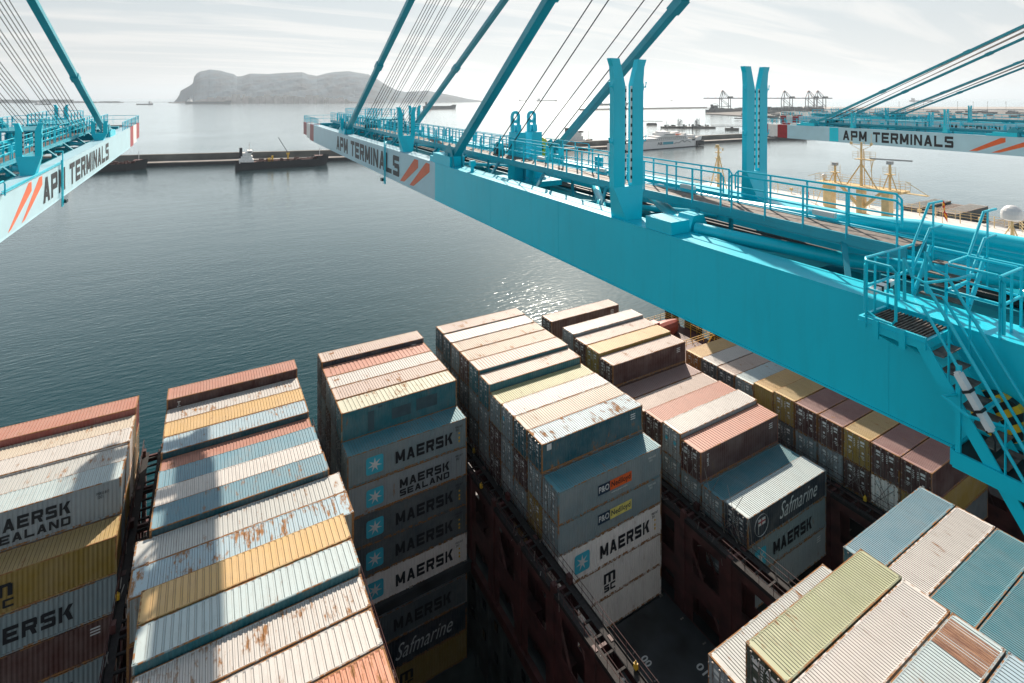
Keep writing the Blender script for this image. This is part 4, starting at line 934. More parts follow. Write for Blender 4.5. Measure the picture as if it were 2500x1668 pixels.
    while y < wb: mb.bar(cr.P(.85, y - .7, -.25), cr.P(1.9, y, hd - .24), .12, .12); B(mb, 1.85, 3.6, y - .06, y + .06, hd - .30, hd - .22); B(mb, 3.5, 3.6, y - .06, y + .06, -1.1, hd - .2); y += 4.6
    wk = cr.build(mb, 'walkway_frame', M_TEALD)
    mb = MB(); B(mb, 1.91, 2.79, wa, wb, hd - .03, hd)
    cr.build(mb, 'walkway_grating', M_GRATE, wk)
    mb = MB(); y = wa
    while y < wb - 1:
        e = min(wb, y + (4.9 if detail > 1 else 9.0)); mb.cut(); rail_run(cr, mb, [(1.88, y + .08, hd), (1.88, e - .08, hd)], r=.030 if detail > 1 else .035); mb.cut(); rail_run(cr, mb, [(2.82, y + .5, hd), (2.82, min(wb, e + .4), hd)], r=.030 if detail > 1 else .035); y = e
    cr.build(mb, 'handrail', M_TEAL, wk)
    mb = MB()
    for x, h, r_ in ((3.05, .42, .12), (3.35, .30, .07), (3.55, .50, .05), (3.0, .78, .035)): mb.cut(); mb.tube([cr.P(x, wa - (6 if walk[0] else 0), h), cr.P(x, wb, h)], r_, 8)
    mb.cut(); B(mb, 3.9, 4.25, wa, wb, .0, .1)
    cr.build(mb, 'pipe', M_TEAL, wk)
    mb = MB(); y = wa + 2.2
    lampn = 0
    while y < wb:
        mb.cut(); B(mb, 2.93, 3.06, y, y + .62, hd + .10, hd + .24); mb.cut(); B(mb, 3.2, 3.45, y + 1.9, y + 2.15, .55, .75); y += 4.9; lampn += 1
    cr.build(mb, 'lamp_housing', M_LAMP, wk)
    # --- outer railing and small gear on the tip platform
    mb = MB(); tp = tip - 12.5
    y = tp
    while y < tip - .4: e = min(tip - .2, y + 3.2); mb.cut(); rail_run(cr, mb, [(.05, y, .02), (.05, e, .02)], h=1.0, step=1.1, r=.03); mb.cut(); rail_run(cr, mb, [(8.2, y, .02), (8.2, e, .02)], h=1.0, step=1.1, r=.03); y = e
    mb.cut(); rail_run(cr, mb, [(.1, tip - .2, .02), (8.2, tip - .2, .02)], h=1.0, step=1.3, r=.03)
    y = tip * .35
    while y < tip - 14: e = min(tip - 13, y + 6); mb.cut(); rail_run(cr, mb, [(8.22, y, .02), (8.22, e, .02)], h=1.0, step=1.5, r=.028); y = e
    for (y0_, y1_, h_) in ((tip - 18, tip - 11.5, 1.35), (tip - 27, tip - 22, 1.5)):
        mb.cut()
        for x in (3.8, 7.0): rail_run(cr, mb, [(x, y0_, h_), (x, y1_, h_)], h=1.0, step=1.2, r=.028)
        rail_run(cr, mb, [(3.8, y1_, h_), (7.0, y1_, h_)], h=1.0, step=1.1, r=.028); rail_run(cr, mb, [(3.8, y0_, h_), (7.0, y0_, h_)], h=1.0, step=1.1, r=.028)
    cr.build(mb, 'platform_rail', M_TEAL)
    mb = MB()
    for (y0_, y1_, h_) in ((tip - 18, tip - 11.5, 1.35), (tip - 27, tip - 22, 1.5)):
        mb.cut(); B(mb, 3.7, 7.1, y0_, y1_, h_ - .14, h_)
        for x in (4.0, 6.8):
            for y in (y0_ + .3, y1_ - .3): B(mb, x - .12, x + .12, y - .12, y + .12, -D + .6, h_ - .14)
    mb.cut(); B(mb, .95, 7.2, tip - 15.5, tip - 14.7, -.7, .15); mb.cut(); B(mb, .95, 7.2, tip - 9.2, tip - 8.5, -.6, .25)
    cr.build(mb, 'sheave_platform', M_TEALD)
    mb = MB(); rnd = random.Random(int(abs(W) * 10))
    for i in range(26):
        y = rnd.uniform(tip * .25, tip - 3); x = rnd.choice((rnd.uniform(3.0, 4.6), rnd.uniform(5.5, 7.0))); a, b, c = rnd.uniform(.1, .3), rnd.uniform(.15, .6), rnd.uniform(.3, .9)
        mb.cut(); B(mb, x, x + a, y, y + b, -.9, .1 + c)
    cr.build(mb, 'equipment_box', M_TEAL)
    # --- node boxes on the girder tops
    mb = MB(); nb = MB()
    for spx in [p for p in (stay_px, inner_px) if p]:
        y = cr.s_at(spx, .5)
        for w_ in (0.02, 7.22): mb.cut(); B(mb, w_, w_ + .95, y - .5, y + 2.2, .0, .62); B(mb, w_ + .1, w_ + .85, y + 2.2, y + 3.0, 0, .35)
    cr.build(mb, 'anchor_box', M_TEAL)
    # --- stays, ropes
    for spx in [p for p in (stay_px, inner_px) if p]:
        y = cr.s_at(spx, .5)
        for w_ in (.48, 7.72): stay(cr, w_, y, .45)
    yo = cr.s_at(stay_px, .5)
    def ropes(w_, n_, gap, y, h, dy=.12):
        for i in range(n_):
            x = w_ + i * gap + (.22 if i > n_ / 2 else 0); mb = MB(); mb.tube([cr.P(x, y + i * dy, h), cr.P(x * .9 + .3, APEX[0] - 2 + i * .5, APEX[1] + 1.5)], .026 if detail > 1 else .035, 5); cr.build(mb, 'hoist_rope', M_RUBBER)
    ropes(1.6, rope_n, .30, yo - 2.0, 1.2); ropes(4.4, rope_n, .30, yo - 2.0, 1.2)
    sheave(cr, 1.9, yo - 2.0, .9, .55, M_TEALD, 5, .34); sheave(cr, 4.7, yo - 2.0, .9, .55, M_TEALD, 5, .34)
    if inner_px:
        yi = cr.s_at(inner_px, .5)
        for x, y in ((2.55, yi - 1.2), (2.75, yi - 2.4), (6.0, yi - .2), (6.2, yi - 1.6)):
            mb = MB(); mb.tube([cr.P(x, y, .9), cr.P(x, APEX[0], APEX[1] + 2)], .028, 6); cr.build(mb, 'hoist_rope', M_RUBBER)
        sheave(cr, 6.0, yi - 1.2, 1.0, .62, M_YELLOW, 1); sheave(cr, 2.6, yi - 1.8, .9, .62, M_TEALD, 1)
        mb = MB()                                      # twin lugs with eyes
        for x in (3.35, 4.45):
            mb.cut()
            y = yi - 2.6
            mb.prism([(-.38, -.6), (.38, -.6), (.34, 2.1), (-.30, 2.1)], lambda a, b, t: (cr.m * (x + a), y + t, b), -.42, .42)
            mb.prism([(-.1, 1.6), (.42, 1.6), (.36, 2.5), (-.02, 2.5)], lambda a, b, t: (cr.m * (x + a), y + .3 + t, b), -.16, .16)
            cx_, cz_ = x - .12, 2.98; K_ = 14
            for k in range(K_):
                a0, a1 = 2 * math.pi * k / K_, 2 * math.pi * (k + 1) / K_
                pts = [(cx_ + r_ * math.cos(a) * .8, cz_ + r_ * math.sin(a)) for a, r_ in ((a0, .36), (a1, .36), (a1, .2), (a0, .2))]
                mb.prism(pts, lambda a, b, t: (cr.m * a, y + t, b), -.08, .08)
            B(mb, cx_ - .28, cx_ - .13, y - .08, y + .08, 2.1, 2.9); B(mb, cx_ + .13, cx_ + .28, y - .08, y + .08, 2.1, 2.9)
        mb.cut(); B(mb, 2.2, 5.4, yi - 4.2, yi - 1.0, -.9, -.6); cr.build(mb, 'lifting_lug', M_TEAL)
        mb = MB(); rail_run(cr, mb, [(3.2, yi - 6, .4), (3.2, yi + 2, .4)], r=.025); rail_run(cr, mb, [(6.8, yi - 5, .4), (6.8, yi + 3, .4)], r=.025); rail_run(cr, mb, [(3.2, yi + 2, .4), (6.8, yi + 3, .4)], r=.025); cr.build(mb, 'platform_rail', M_TEAL)
    for (px, w_, H, base) in forks: fork(cr, w_, cr.s_at(px, w_), 0.02, H, base=base, foot=1.1 if H > 4 else .36 * H, wd=.50 if H > 4 else .34, dp=.22 if H > 4 else .2)
    # bracing tubes under the walkway
    mb = MB(); y = s0 + 1
    while y < b0 - 9: mb.cut(); mb.tube([cr.P(1.0, y, -.7), cr.P(7.15, y + 8.5, -.7)], .20, 10); mb.cut(); mb.tube([cr.P(7.15, y, -.95), cr.P(1.0, y + 8.5, -.95)], .14, 10); y += 17
    cr.build(mb, 'bracing_tube', M_TEAL, smooth=True)
    return cr
M1 = crane('nearest blue boom sweeping across the picture, with stairs on its side and tall forked posts', 1, 12.0, R(.43), R(.366), -4.27, 2.26, 741, 1062, (822, 975),
    [(977, 987, 1012, 1021), (1000, 1010, 1040, 1049)], [(1529, .47, 5.5, True), (1842, 7.7, 5.45, True), (992, .47, 3.3, True), (846, .47, 1.7, True), (1012, 7.7, 3.0, True)], 850, walk=(2235, None), s0=-2.5, bands=765.7, inner_px=1108)
L1 = crane('blue boom with a white sunlit flank ending at the left edge of the photo', -1, -10.6, R(1.65), R(2.0), -6.46, 2.49, 340, None, (105, 265), [(18, 26, 70, 77), (52, 60, 96, 103)],
    [(72, .47, 3.3, True), (243, .47, 1.9, True), (150, 7.7, 2.6, True)], 258, s0=-3, bands=318)
R1 = crane('distant blue boom at the right edge, its lettering squarely in view', 1, 97.0, R(1.77), R(.29), -5.73, 2.58, 1853, None, (2058, 2328), [(2366, 2386, 2444, 2455), (2420, 2440, 2520, 2531)],
    [(2083, .47, 2.7, True), (2310, .47, 3.7, True), (2273, 7.7, 3.0, True)], 1985, detail=1, s0=20, bands=1922, patch=(2025, 2047), inner_px=2475)
R2 = crane('farthest blue boom, mostly hidden behind the distant lettered one', 1, 133.0, R(1.77), R(.29), -5.4, 2.58, 1905, None, (2290, 2500), None, [(2165, .47, 2.7, True), (2368, .47, 3.5, True)], 2150, detail=1, s0=30, bands=1950)
# hanging bracket with a lamp on the outer flanks
def hanger(cr, px, H=None):
    y = cr.s_at(px); mb = MB(); D = cr.D
    cr.box(mb, -.16, -.10, y - .05, y + .05, -D - .55, .9); cr.box(mb, -.16, -.10, y - .35, y - .29, -D - .55, .3); cr.box(mb, -.16, -.10, y - .35, y + .05, -D - .6, -D - .54); cr.box(mb, -.12, .3, y - .05, y + .05, .85, .92)
    o = cr.build(mb, 'lamp_bracket', M_TEAL); mb = MB(); cr.box(mb, -.3, 0, y + .1, y + .55, -D - .42, -D - .2); mb.bar(cr.P(-.13, y, -D - .4), cr.P(-.13, y + .3, -D - .4), .05); cr.build(mb, 'floodlight', M_FRAMEY, o)
hanger(M1, 942); hanger(L1, 148)
mb = MB(); L1.box(mb, -.10, -.03, L1.s_at(0), L1.s_at(150), .02, .07); mb.tube([L1.P(-.08, L1.s_at(0), .16), L1.P(-.08, L1.s_at(150), .16)], .03, 6); L1.build(mb, 'flank_pipe', M_TEAL)
mb = MB(); ya = L1.s_at(0) ; mb.tube([L1.P(-.12, ya + .3, -.1), L1.P(-.12, ya + .3, .5), L1.P(-.12, ya + .05, .72), L1.P(-.12, ya - .6, .72)], .04, 8); L1.build(mb, 'grab_rail', M_TEAL)
mb = MB(); mb.tube([M1.P(.5, M1.s_at(1133), .0), M1.P(.5, M1.s_at(1133), .42)], .10, 8); M1.box(mb, .35, .65, M1.s_at(1133) - .12, M1.s_at(1133) + .12, .3, .6); M1.build(mb, 'bollard', M_TEAL)
# --- big node, box and tube beside the tall forked post
mb = MB(); ya, yb = M1.s_at(1655, .3), M1.s_at(1575, .0); M1.box(mb, .02, .80, ya, yb, 0.03, .42); mb.prism([(0, 0), (.9, 0), (.65, .5), (.2, .5)], lambda a, b, t: M1.P(.85 + a, ya + .35 + t, .0 + b), -.3, .3)
M1.build(mb, 'node_box', M_TEAL)
mb = MB(); mb.tube([M1.P(1.1, ya - .0, .12), M1.P(1.5, ya - 1.3, .05), M1.P(2.6, ya - 3.6, -.1), M1.P(7.1, ya - 9, -.3)], .2, 12); mb.tube([M1.P(1.0, ya + .4, .15), M1.P(7.1, ya + 9, -.3)], .2, 12); M1.build(mb, 'diagonal_tube', M_TEAL, smooth=True)
mb = MB(); mb.tube([M1.P(3.3, -2.5, 1.06), M1.P(3.3, 6.3, 1.0), M1.P(3.35, 9, .72), M1.P(3.4, 14, .45)], .19, 14); M1.build(mb, 'large_pipe', M_TEAL, smooth=True)
# --- access platform and stairs on the outer flank
s4, s5 = M1.s_at(2262, -1.0), M1.s_at(2098, -1.0)
mb = MB(); M1.box(mb, -1.04, -.98, s4, s5, -.24, -.02); M1.box(mb, -.98, -.02, s5 - .05, s5, -.24, -.02); M1.box(mb, -.98, -.02, s4, s4 + .05, -.24, -.08); M1.box(mb, -.06, -.02, s4 + .05, s5 - .05, -.24, -.04)
M1.box(mb, -1.06, -1.04, s4, s5, -.12, -.10)
for y in (s5 - .32, s4 + .35): M1.box(mb, -1.08, -1.04, y - .05, y + .05, -.34, .0); mb.bar(M1.P(-1.0, y, -.24), M1.P(-.02, y, -.75), .07)
plat = M1.build(mb, 'side_platform', M_TEAL)
mb = MB(); y = s4 + .06
M1.box(mb, -.98, -.06, s4 + .05, s5 - .05, -.12, -.10)
while y < s5 - .08: M1.box(mb, -.98, -.06, y, y + .018, -.10, -.05); y += .062
M1.build(mb, 'platform_grating', M_GRATE, plat)
mb = MB(); T = mb.tube; P = M1.P; r_ = .027
def post(w, y, h0, h1, wd=.05): M1.box(mb, w - wd / 2, w + wd / 2, y - .008, y + .008, h0, h1)
# guard rail round the tip-side corner of the platform
T([P(-1.0, s5 - .45, .02), P(-1.0, s5 - .30, .03), P(-1.0, s5 - .10, .12), P(-1.0, s5 - .10, 1.0), P(-1.0, s5 - .12, 1.08), P(-.9, s5 - .06, 1.1), P(.4, s5 - .06, 1.1)], r_, 8)
for h in (.55,): T([P(-1.0, s5 - .10, h), P(-.95, s5 - .06, h), P(.4, s5 - .06, h)], r_, 8)
T([P(-1.02, s5 - .1, 1.08), P(-1.02, s5 - .55, 1.08), P(-1.02, s5 - .64, 1.0), P(-1.02, s5 - .64, .1), P(-1.02, s5 - .58, .02), P(-1.02, s5 - .1, .02)], r_, 8)
T([P(-1.02, s5 - .1, .55), P(-1.02, s5 - .64, .55)], r_ * .9, 8)
for w_, y in ((-1.03, s5 - .14), (-.55, s5 - .06), (-.05, s5 - .06), (.4, s5 - .06)): post(w_, y, -.2, 1.1, .07)
# step-over from the girder top to the walkway: two rails rising with the steps
for yy_ in (s5 - .06, s5 - 1.0):
    T([P(.4, yy_, 1.1), P(1.0, yy_, 1.1), P(1.7, yy_, 1.9), P(2.3, yy_, 1.9)], r_, 8); T([P(.4, yy_, .55), P(1.0, yy_, .6), P(1.75, yy_, 1.35), P(2.3, yy_, 1.35)], r_, 8)
    post(1.0, yy_, -.9, 1.1, .09); post(1.9, yy_, .3, 1.9, .07); T([P(1.0, yy_, 1.1), P(.98, yy_ , .1)], r_, 8)
    T([P(1.15, yy_ + .03, .1), P(1.85, yy_ + .03, .95)], r_ * 1.3, 8); T([P(1.15, yy_ + .07, -.1), P(1.9, yy_ + .07, .75)], r_ * 1.5, 8)
T([P(1.0, s5 - 1.0, 1.1), P(.2, s5 - 1.0, 1.1), P(.05, s5 - 1.05, 1.1), P(.05, s5 - 1.75, 1.1), P(.0, s5 - 1.85, 1.0), P(.0, s5 - 1.85, .1)], r_, 8)
T([P(1.0, s5 - 1.0, .6), P(.1, s5 - 1.0, .6), P(.05, s5 - 1.05, .6), P(.05, s5 - 1.85, .6)], r_, 8)
T([P(.95, s5 - 1.75, 1.1), P(.95, s5 - 1.0, 1.1)], r_, 8); T([P(.95, s5 - 1.75, .58), P(.95, s5 - 1.0, .58)], r_, 8); T([P(.0, s5 - 1.80, 1.1), P(.95, s5 - 1.80, 1.1)], r_, 8); T([P(.0, s5 - 1.80, .58), P(.95, s5 - 1.80, .58)], r_, 8)
for w_, y in ((.0, s5 - 1.8), (.95, s5 - 1.8), (.5, s5 - 1.8), (.05, s5 - 1.0)): post(w_, y, .0, 1.1, .1)
M1.build(mb, 'platform_handrail', M_TEAL, plat, smooth=True)
mb = MB()
for i in range(4): mb.cut(); M1.box(mb, 1.1 + i * .2, 1.38 + i * .2, s5 - .95, s5 - .12, .05 + i * .19, .075 + i * .19)
M1.build(mb, 'step', M_GRATE, plat)
# the stairs
SL = 1.66; top_y = s4 + .02; st_e = 2.6; sw0, sw1 = -.98, -.22
mb = MB()
for w_ in (sw0, sw1):
    a = Vector(P(w_, top_y + .1, -.12)); b = Vector(P(w_, top_y - st_e, -.12 - st_e * SL)); mb.bar(a, b, .035, .2, up=(0, 0, 1))
stair = M1.build(mb, 'stairs', M_TEAL)
mb = MB(); i = 0
while i * .24 < st_e * SL - .1:
    y = top_y - .05 - i * .24 / SL; h = -.28 - i * .24; mb.cut(); M1.box(mb, sw0 + .03, sw1 - .03, y - .2, y, h - .02, h); i += 1
M1.build(mb, 'tread', M_GRATE, stair)
mb = MB(); T = mb.tube
for w_ in (sw0 - .03, sw1 + .03):
    e = .95
    def Q(t, h): return P(w_, top_y - t, h - t * SL)
    T([Q(-.32, .0), Q(-.33, .75), Q(-.2, 1.0 - .2 * SL), Q(0, e), Q(st_e, e)], r_ * 1.1, 8); T([Q(-.32, .0), Q(-.05, .45), Q(st_e, .45)], r_, 8)
    for t in (.35, 1.1, 1.85, 2.5): mb.bar(Q(t, -.05), Q(t, e), .06, .016, up=(0, 1, 0))
for t in (.75, 1.35): mb.bar(P(sw0, top_y - t, .25 - t * SL), P(-.02, top_y - t, .25 - t * SL), .05)
T([P(sw0 - .03, top_y - .0, .95), P(-.45, top_y - .25, 1.0), P(.1, top_y - .3, 1.0)], r_, 8)
M1.build(mb, 'stair_handrail', M_TEAL, stair, smooth=True)
def lamp_tube(a, b, name='strip_light'):
    mb = MB(); a = Vector(a); b = Vector(b); mb.bar(a, b, .15, .09); d = (b - a).normalized(); mb.bar(a - d * .03, a, .11, .07); mb.bar(b, b + d * .03, .11, .07); o = M1.build(mb, name, M_LAMP, stair)
    mb = MB(); mb.tube([b, b + d * .1 + Vector((.02, 0, -.1)), b + d * .05 + Vector((.1, 0, -.35))], .012, 6); mb.cut(); mb.bar(a + d * .25, a + d * .29, .19, .12); mb.bar(b - d * .29, b - d * .25, .19, .12); M1.build(mb, 'lamp_cable', M_RUBBER, o)
lamp_tube(P(-1.06, top_y - .50, .42 - .50 * SL), P(-1.06, top_y - .93, .42 - .93 * SL)); lamp_tube(P(-.55, s5 + .0, .35), P(-.55, s5 - .0 - .02, .35) if 0 else P(.25, s5 + .02, .42))
mb = MB(); lh = -1.80; ly = M1.s_at(2330, -1.0)
M1.box(mb, -1.0, .6, ly - 2.6, ly, lh - .05, lh); o = M1.build(mb, 'landing_plate', M_HATCH, stair)
mb = MB(); M1.box(mb, -1.05, -1.0, ly - 2.6, ly, lh - .25, lh + .03); M1.box(mb, -1.0, .6, ly, ly + .05, lh - .25, lh + .03); M1.box(mb, -1.03, -.97, ly - .1, ly - .03, lh, lh + 1.5); mb.tube([P(-1.0, ly - .05, lh + 1.0), P(-1.3, ly + .05, lh + 1.0), P(-1.3, ly - .3, lh + .85), P(-.6, ly - .6, lh + .6)], .03, 8)
M1.build(mb, 'landing_frame', M_TEAL, stair)
mb = MB(); yc, hc = M1.s_at(2442, -.1), -1.30
mb.prism([(.40 * math.cos(2 * math.pi * k / 32), .40 * math.sin(2 * math.pi * k / 32)) for k in range(32)], lambda a, b, t: P(-t, yc + a, hc + b), .02, .16); M1.build(mb, 'warning_disc', M_HAZARD)
# ------------------------------------------------------------------ the far side of the bay
M_CONC = simple('pale_concrete', (.40, .37, .33), .8, var=.2, scale=.05)
M_WALLC = simple('grey_breakwater_wall', (.13, .135, .125), .8, var=.25, scale=.05)
M_DHULL = simple('black_hull_paint', (.012, .016, .022), .5)
M_RDECK = simple('oxide_red_deck', (.10, .035, .03), .7, var=.3, scale=.2)
M_FWHITE = simple('ship_white', (.82, .82, .80), .5)
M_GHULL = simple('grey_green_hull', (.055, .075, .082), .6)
M_LAND = simple('sandy_quay_ground', (.17, .165, .15), .9, var=.3, scale=.01)
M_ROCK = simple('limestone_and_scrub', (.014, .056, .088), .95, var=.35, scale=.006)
M_TOWN = simple('pale_town_walls', (.34, .32, .30), .8, var=.25, scale=.01)
M_FCRANE = simple('dark_blue_crane_steel', (.015, .025, .04), .6)
ER = Vector((CA, -SA, 0)); ED = Vector((SA, CA, 0))
def hull_mesh(mb, L, B, D, sheer=1.0, m=0, rake=.06):
    N_ = 14; top = []; bot = []
    for i in range(N_ + 1):
        t = i / N_; x = -L / 2 + L * t; w_ = B / 2 * (min(1, .72 + t * 2.4) if t < .14 else 1.0) * (max(0.02, 1 - ((t - .80) / .20) ** 1.8) if t > .80 else 1.0)
        z = D * (1 + sheer * (.35 * max(0, (t - .86) / .14) + .10 * max(0, (.1 - t) / .1)))
        if t > .86: z = D * (1 + .45 * sheer)
        top.append((x + (rake * L * max(0, (t - .8) / .2) * .5), w_, z)); bot.append((x, w_ * .96, -.6))
    for i in range(N_):
        for s_ in (-1, 1): mb.quad((bot[i][0], s_ * bot[i][1], bot[i][2]), (bot[i + 1][0], s_ * bot[i + 1][1], bot[i + 1][2]), (top[i + 1][0], s_ * top[i + 1][1], top[i + 1][2]), (top[i][0], s_ * top[i][1], top[i][2]), m=m)
    for s_ in (0,):
        mb.quad((bot[0][0], -bot[0][1], -.6), (bot[0][0], bot[0][1], -.6), (top[0][0], top[0][1], top[0][2]), (top[0][0], -top[0][1], top[0][2]), m=m); mb.quad((bot[-1][0], -bot[-1][1], -.6), (bot[-1][0], bot[-1][1], -.6), (top[-1][0], top[-1][1], top[-1][2]), (top[-1][0], -top[-1][1], top[-1][2]), m=m)
def vessel(name, label, a, b, B, D, hullm, deckm=None, house=(.06, .2, 12), housem=None, cat='ship', extra=None, flip=False, group=None):
    """a = left waterline end, b = right one; house = (start, end, height) along the length"""
    a = Vector(a); b = Vector(b); c = (a + b) / 2; L = (b - a).length; dr = (b - a).normalized()
    if flip: dr = -dr
    o = empty(name, (c.x, c.y, 0), math.atan2(dr.y, dr.x), label, cat, group)
    mb = MB(); hull_mesh(mb, L, B, D); mb.build('hull', hullm, o)
    mb = MB(); mb.quad((-L * .495, -B * .46, D * .9), (L * .40, -B * .46, D * .9), (L * .40, B * .46, D * .9), (-L * .495, B * .46, D * .9)); mb.quad((L * .36, -B * .40, D * 1.4), (L * .46, -B * .25, D * 1.4), (L * .46, B * .25, D * 1.4), (L * .36, B * .40, D * 1.4)); mb.build('deck', deckm or M_RDECK, o)
    x0, x1, h = house; mb = MB(); X0, X1 = -L / 2 + L * x0, -L / 2 + L * x1; n_ = 3
    for i in range(n_): k = i / n_; mb.box(X0 + (X1 - X0) * k * .35, X1 - (X1 - X0) * k * .25, -B * .42 * (1 - k * .25), B * .42 * (1 - k * .25), D * .9 + h * k, D * .9 + h * (i + 1) / n_ - .02)
    mb.box(X0 + (X1 - X0) * .55, X1 - (X1 - X0) * .1, -B * .5, B * .5, D * .9 + h, D * .9 + h * 1.22)
    ho = mb.build('deckhouse', housem or M_FWHITE, o)
    mb = MB(); mb.box(X0 + (X1 - X0) * .02, X0 + (X1 - X0) * .22, -B * .14, B * .14, D * .9 + h * .5, D * .9 + h * 1.5); mb.build('funnel', M_DHULL, o)
    mb = MB(); xm = X0 + (X1 - X0) * .7; mb.bar((xm, 0, D * .9 + h * 1.2), (xm, 0, D * .9 + h * 2.0), L * .004 + .25); mb.bar((xm, -B * .15, D * .9 + h * 1.6), (xm, B * .15, D * .9 + h * 1.6), .25); mb.bar((L * .42, 0, D * 1.4), (L * .42, 0, D * 1.4 + h * .9), L * .003 + .2); mb.build('mast', M_FWHITE, o)
    mb = MB(); mb.box(X1 - .12 * (X1 - X0), X1 - (X1 - X0) * .098, -B * .45, B * .45, D * .9 + h * 1.05, D * .9 + h * 1.17); mb.box(X0 + (X1 - X0) * .6, X1 - (X1 - X0) * .15, -B * .505, B * .505, D * .9 + h * 1.05, D * .9 + h * 1.16); mb.build('window', M_FRAMEY, ho)
    if extra: extra(o, L, B, D, h)
    return o
def tanker_deck(crane_=False, seed=1):
    def f(o, L, B, D, h):
        rnd = random.Random(seed); mb = MB()
        for y in (-B * .12, 0, B * .12, B * .2): mb.tube([(-L * .28, y, D * 1.05), (L * .36, y, D * 1.05)], .35, 6)
        for i in range(26): x = rnd.uniform(-L * .27, L * .36); y = rnd.uniform(-B * .38, B * .38); mb.box(x, x + rnd.uniform(.5, 2.5), y, y + rnd.uniform(.5, 2), D * .9, D * .9 + rnd.uniform(.8, 2.6))
        for i in range(14): x = -L * .26 + i * L * .045; mb.bar((x, -B * .4, D * 1.0), (x, B * .4, D * 1.0), .3)
        mb.build('deck_piping', M_RDECK, o)
        if crane_:
            mb = MB(); mb.tube([(L * .06, 0, D * .9), (L * .06, 0, D * .9 + 6.5)], .7, 8); mb.box(L * .06 - 1.3, L * .06 + 1.3, -1, 1, D * .9 + 5.5, D * .9 + 7); mb.build('crane_pedestal', M_YELLOW, o)
            mb = MB(); mb.bar((L * .06, 0, D * .9 + 7), (L * .06 - 8.5, 0, D * .9 + 22), .5); mb.build('crane_jib', M_DHULL, o)
            mb = MB(); mb.box(-L * .12, -L * .10, -1, 1, D * .9, D * .9 + 5); mb.box(-L * .16, -L * .13, -2, 1, D * .9, D * .9 + 3); mb.build('winch', M_YELLOW, o)
    return f
vessel('tanker', 'dark bunker tanker with a raised crane moored against the grey breakwater', ground(574, 414), ground(797, 401), 15, 6.5, M_DHULL, house=(.04, .19, 9), extra=tanker_deck(True, 3))
vessel('tanker', 'dark bunker tanker half hidden under the left boom, its bow by the breakwater', ground(130, 424), ground(356, 412), 15, 6.0, M_DHULL, house=(.04, .19, 9), extra=tanker_deck(False, 5))
vessel('tanker', 'grey tanker at anchor below the right end of the mountain', ground(1035, 267.3), ground(1112, 266), 34, 17, M_GHULL, M_GHULL, house=(.05, .19, 17), extra=tanker_deck(False, 7))
vessel('cargo_ship', 'faint cargo ship on the horizon between the two pairs of ropes', ray(1309, 9000), ray(1360, 9000), 44, 22, M_GHULL, M_GHULL, house=(.06, .2, 26), housem=M_GHULL, group='hazy ships at anchor')
vessel('cargo_ship', 'tiny faint cargo ship on the horizon left of another hazy one', ray(1266, 9500), ray(1286, 9500), 30, 14, M_GHULL, M_GHULL, house=(.06, .24, 18), housem=M_GHULL, group='hazy ships at anchor')
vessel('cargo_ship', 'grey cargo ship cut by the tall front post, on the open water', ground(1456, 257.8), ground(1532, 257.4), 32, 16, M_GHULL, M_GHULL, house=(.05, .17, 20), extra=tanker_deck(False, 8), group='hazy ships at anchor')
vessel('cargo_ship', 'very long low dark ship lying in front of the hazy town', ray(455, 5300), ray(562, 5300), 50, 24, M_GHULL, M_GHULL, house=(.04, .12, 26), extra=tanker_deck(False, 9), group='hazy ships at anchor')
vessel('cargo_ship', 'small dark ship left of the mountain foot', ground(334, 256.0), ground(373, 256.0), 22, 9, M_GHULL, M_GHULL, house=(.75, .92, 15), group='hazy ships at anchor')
vessel('cargo_ship', 'small ship near the left shore seen through the ropes', ground(86, 255.6), ground(124, 255.6), 20, 9, M_GHULL, M_GHULL, house=(.05, .2, 14), group='hazy ships at anchor')
vessel('cargo_ship', 'pale freighter with deck cranes on the horizon at far right', ray(2221, 8500), ray(2277, 8500), 40, 18, M_GHULL, M_GHULL, house=(.08, .2, 30), housem=M_GHULL, group='hazy ships at anchor')
vessel('cargo_ship', 'tiny boat alone on the horizon above the ferry', ray(1636, 9500), ray(1644, 9500), 16, 10, M_GHULL, M_GHULL, house=(.2, .7, 14), group='hazy ships at anchor')
def feeder(o, L, B, D, h):
    mb = MB(); rnd = random.Random(4)
    for i in range(10):
        x = -L * .22 + i * L * .062; mb.box(x, x + L * .056, -B * .44, B * .44, D * .9, D * .9 + rnd.choice((3, 6, 9, 6)))
    mb.build('deck_cargo', M_GHULL, o)
    mb = MB(); mb.bar((-L * .22, 0, D), (-L * .22, 0, D + 24), 1.2); mb.bar((-L * .22, 0, D + 24), (-L * .36, 0, D + 27), .8); mb.build('deck_crane', M_DHULL, o)
vessel('container_feeder', 'dark feeder ship moored under the distant cranes', ground(1727, 277), ground(1811, 273.5), 24, 14, M_DHULL, house=(.10, .26, 16), cat='ship', housem=M_GHULL, extra=feeder)
vessel('cargo_ship', 'black barge behind the red and white boom tip by the breakwater', ground(1872, 341), ground(1968, 340), 16, 5, M_DHULL, house=(.04, .12, 4), extra=tanker_deck(False, 12))
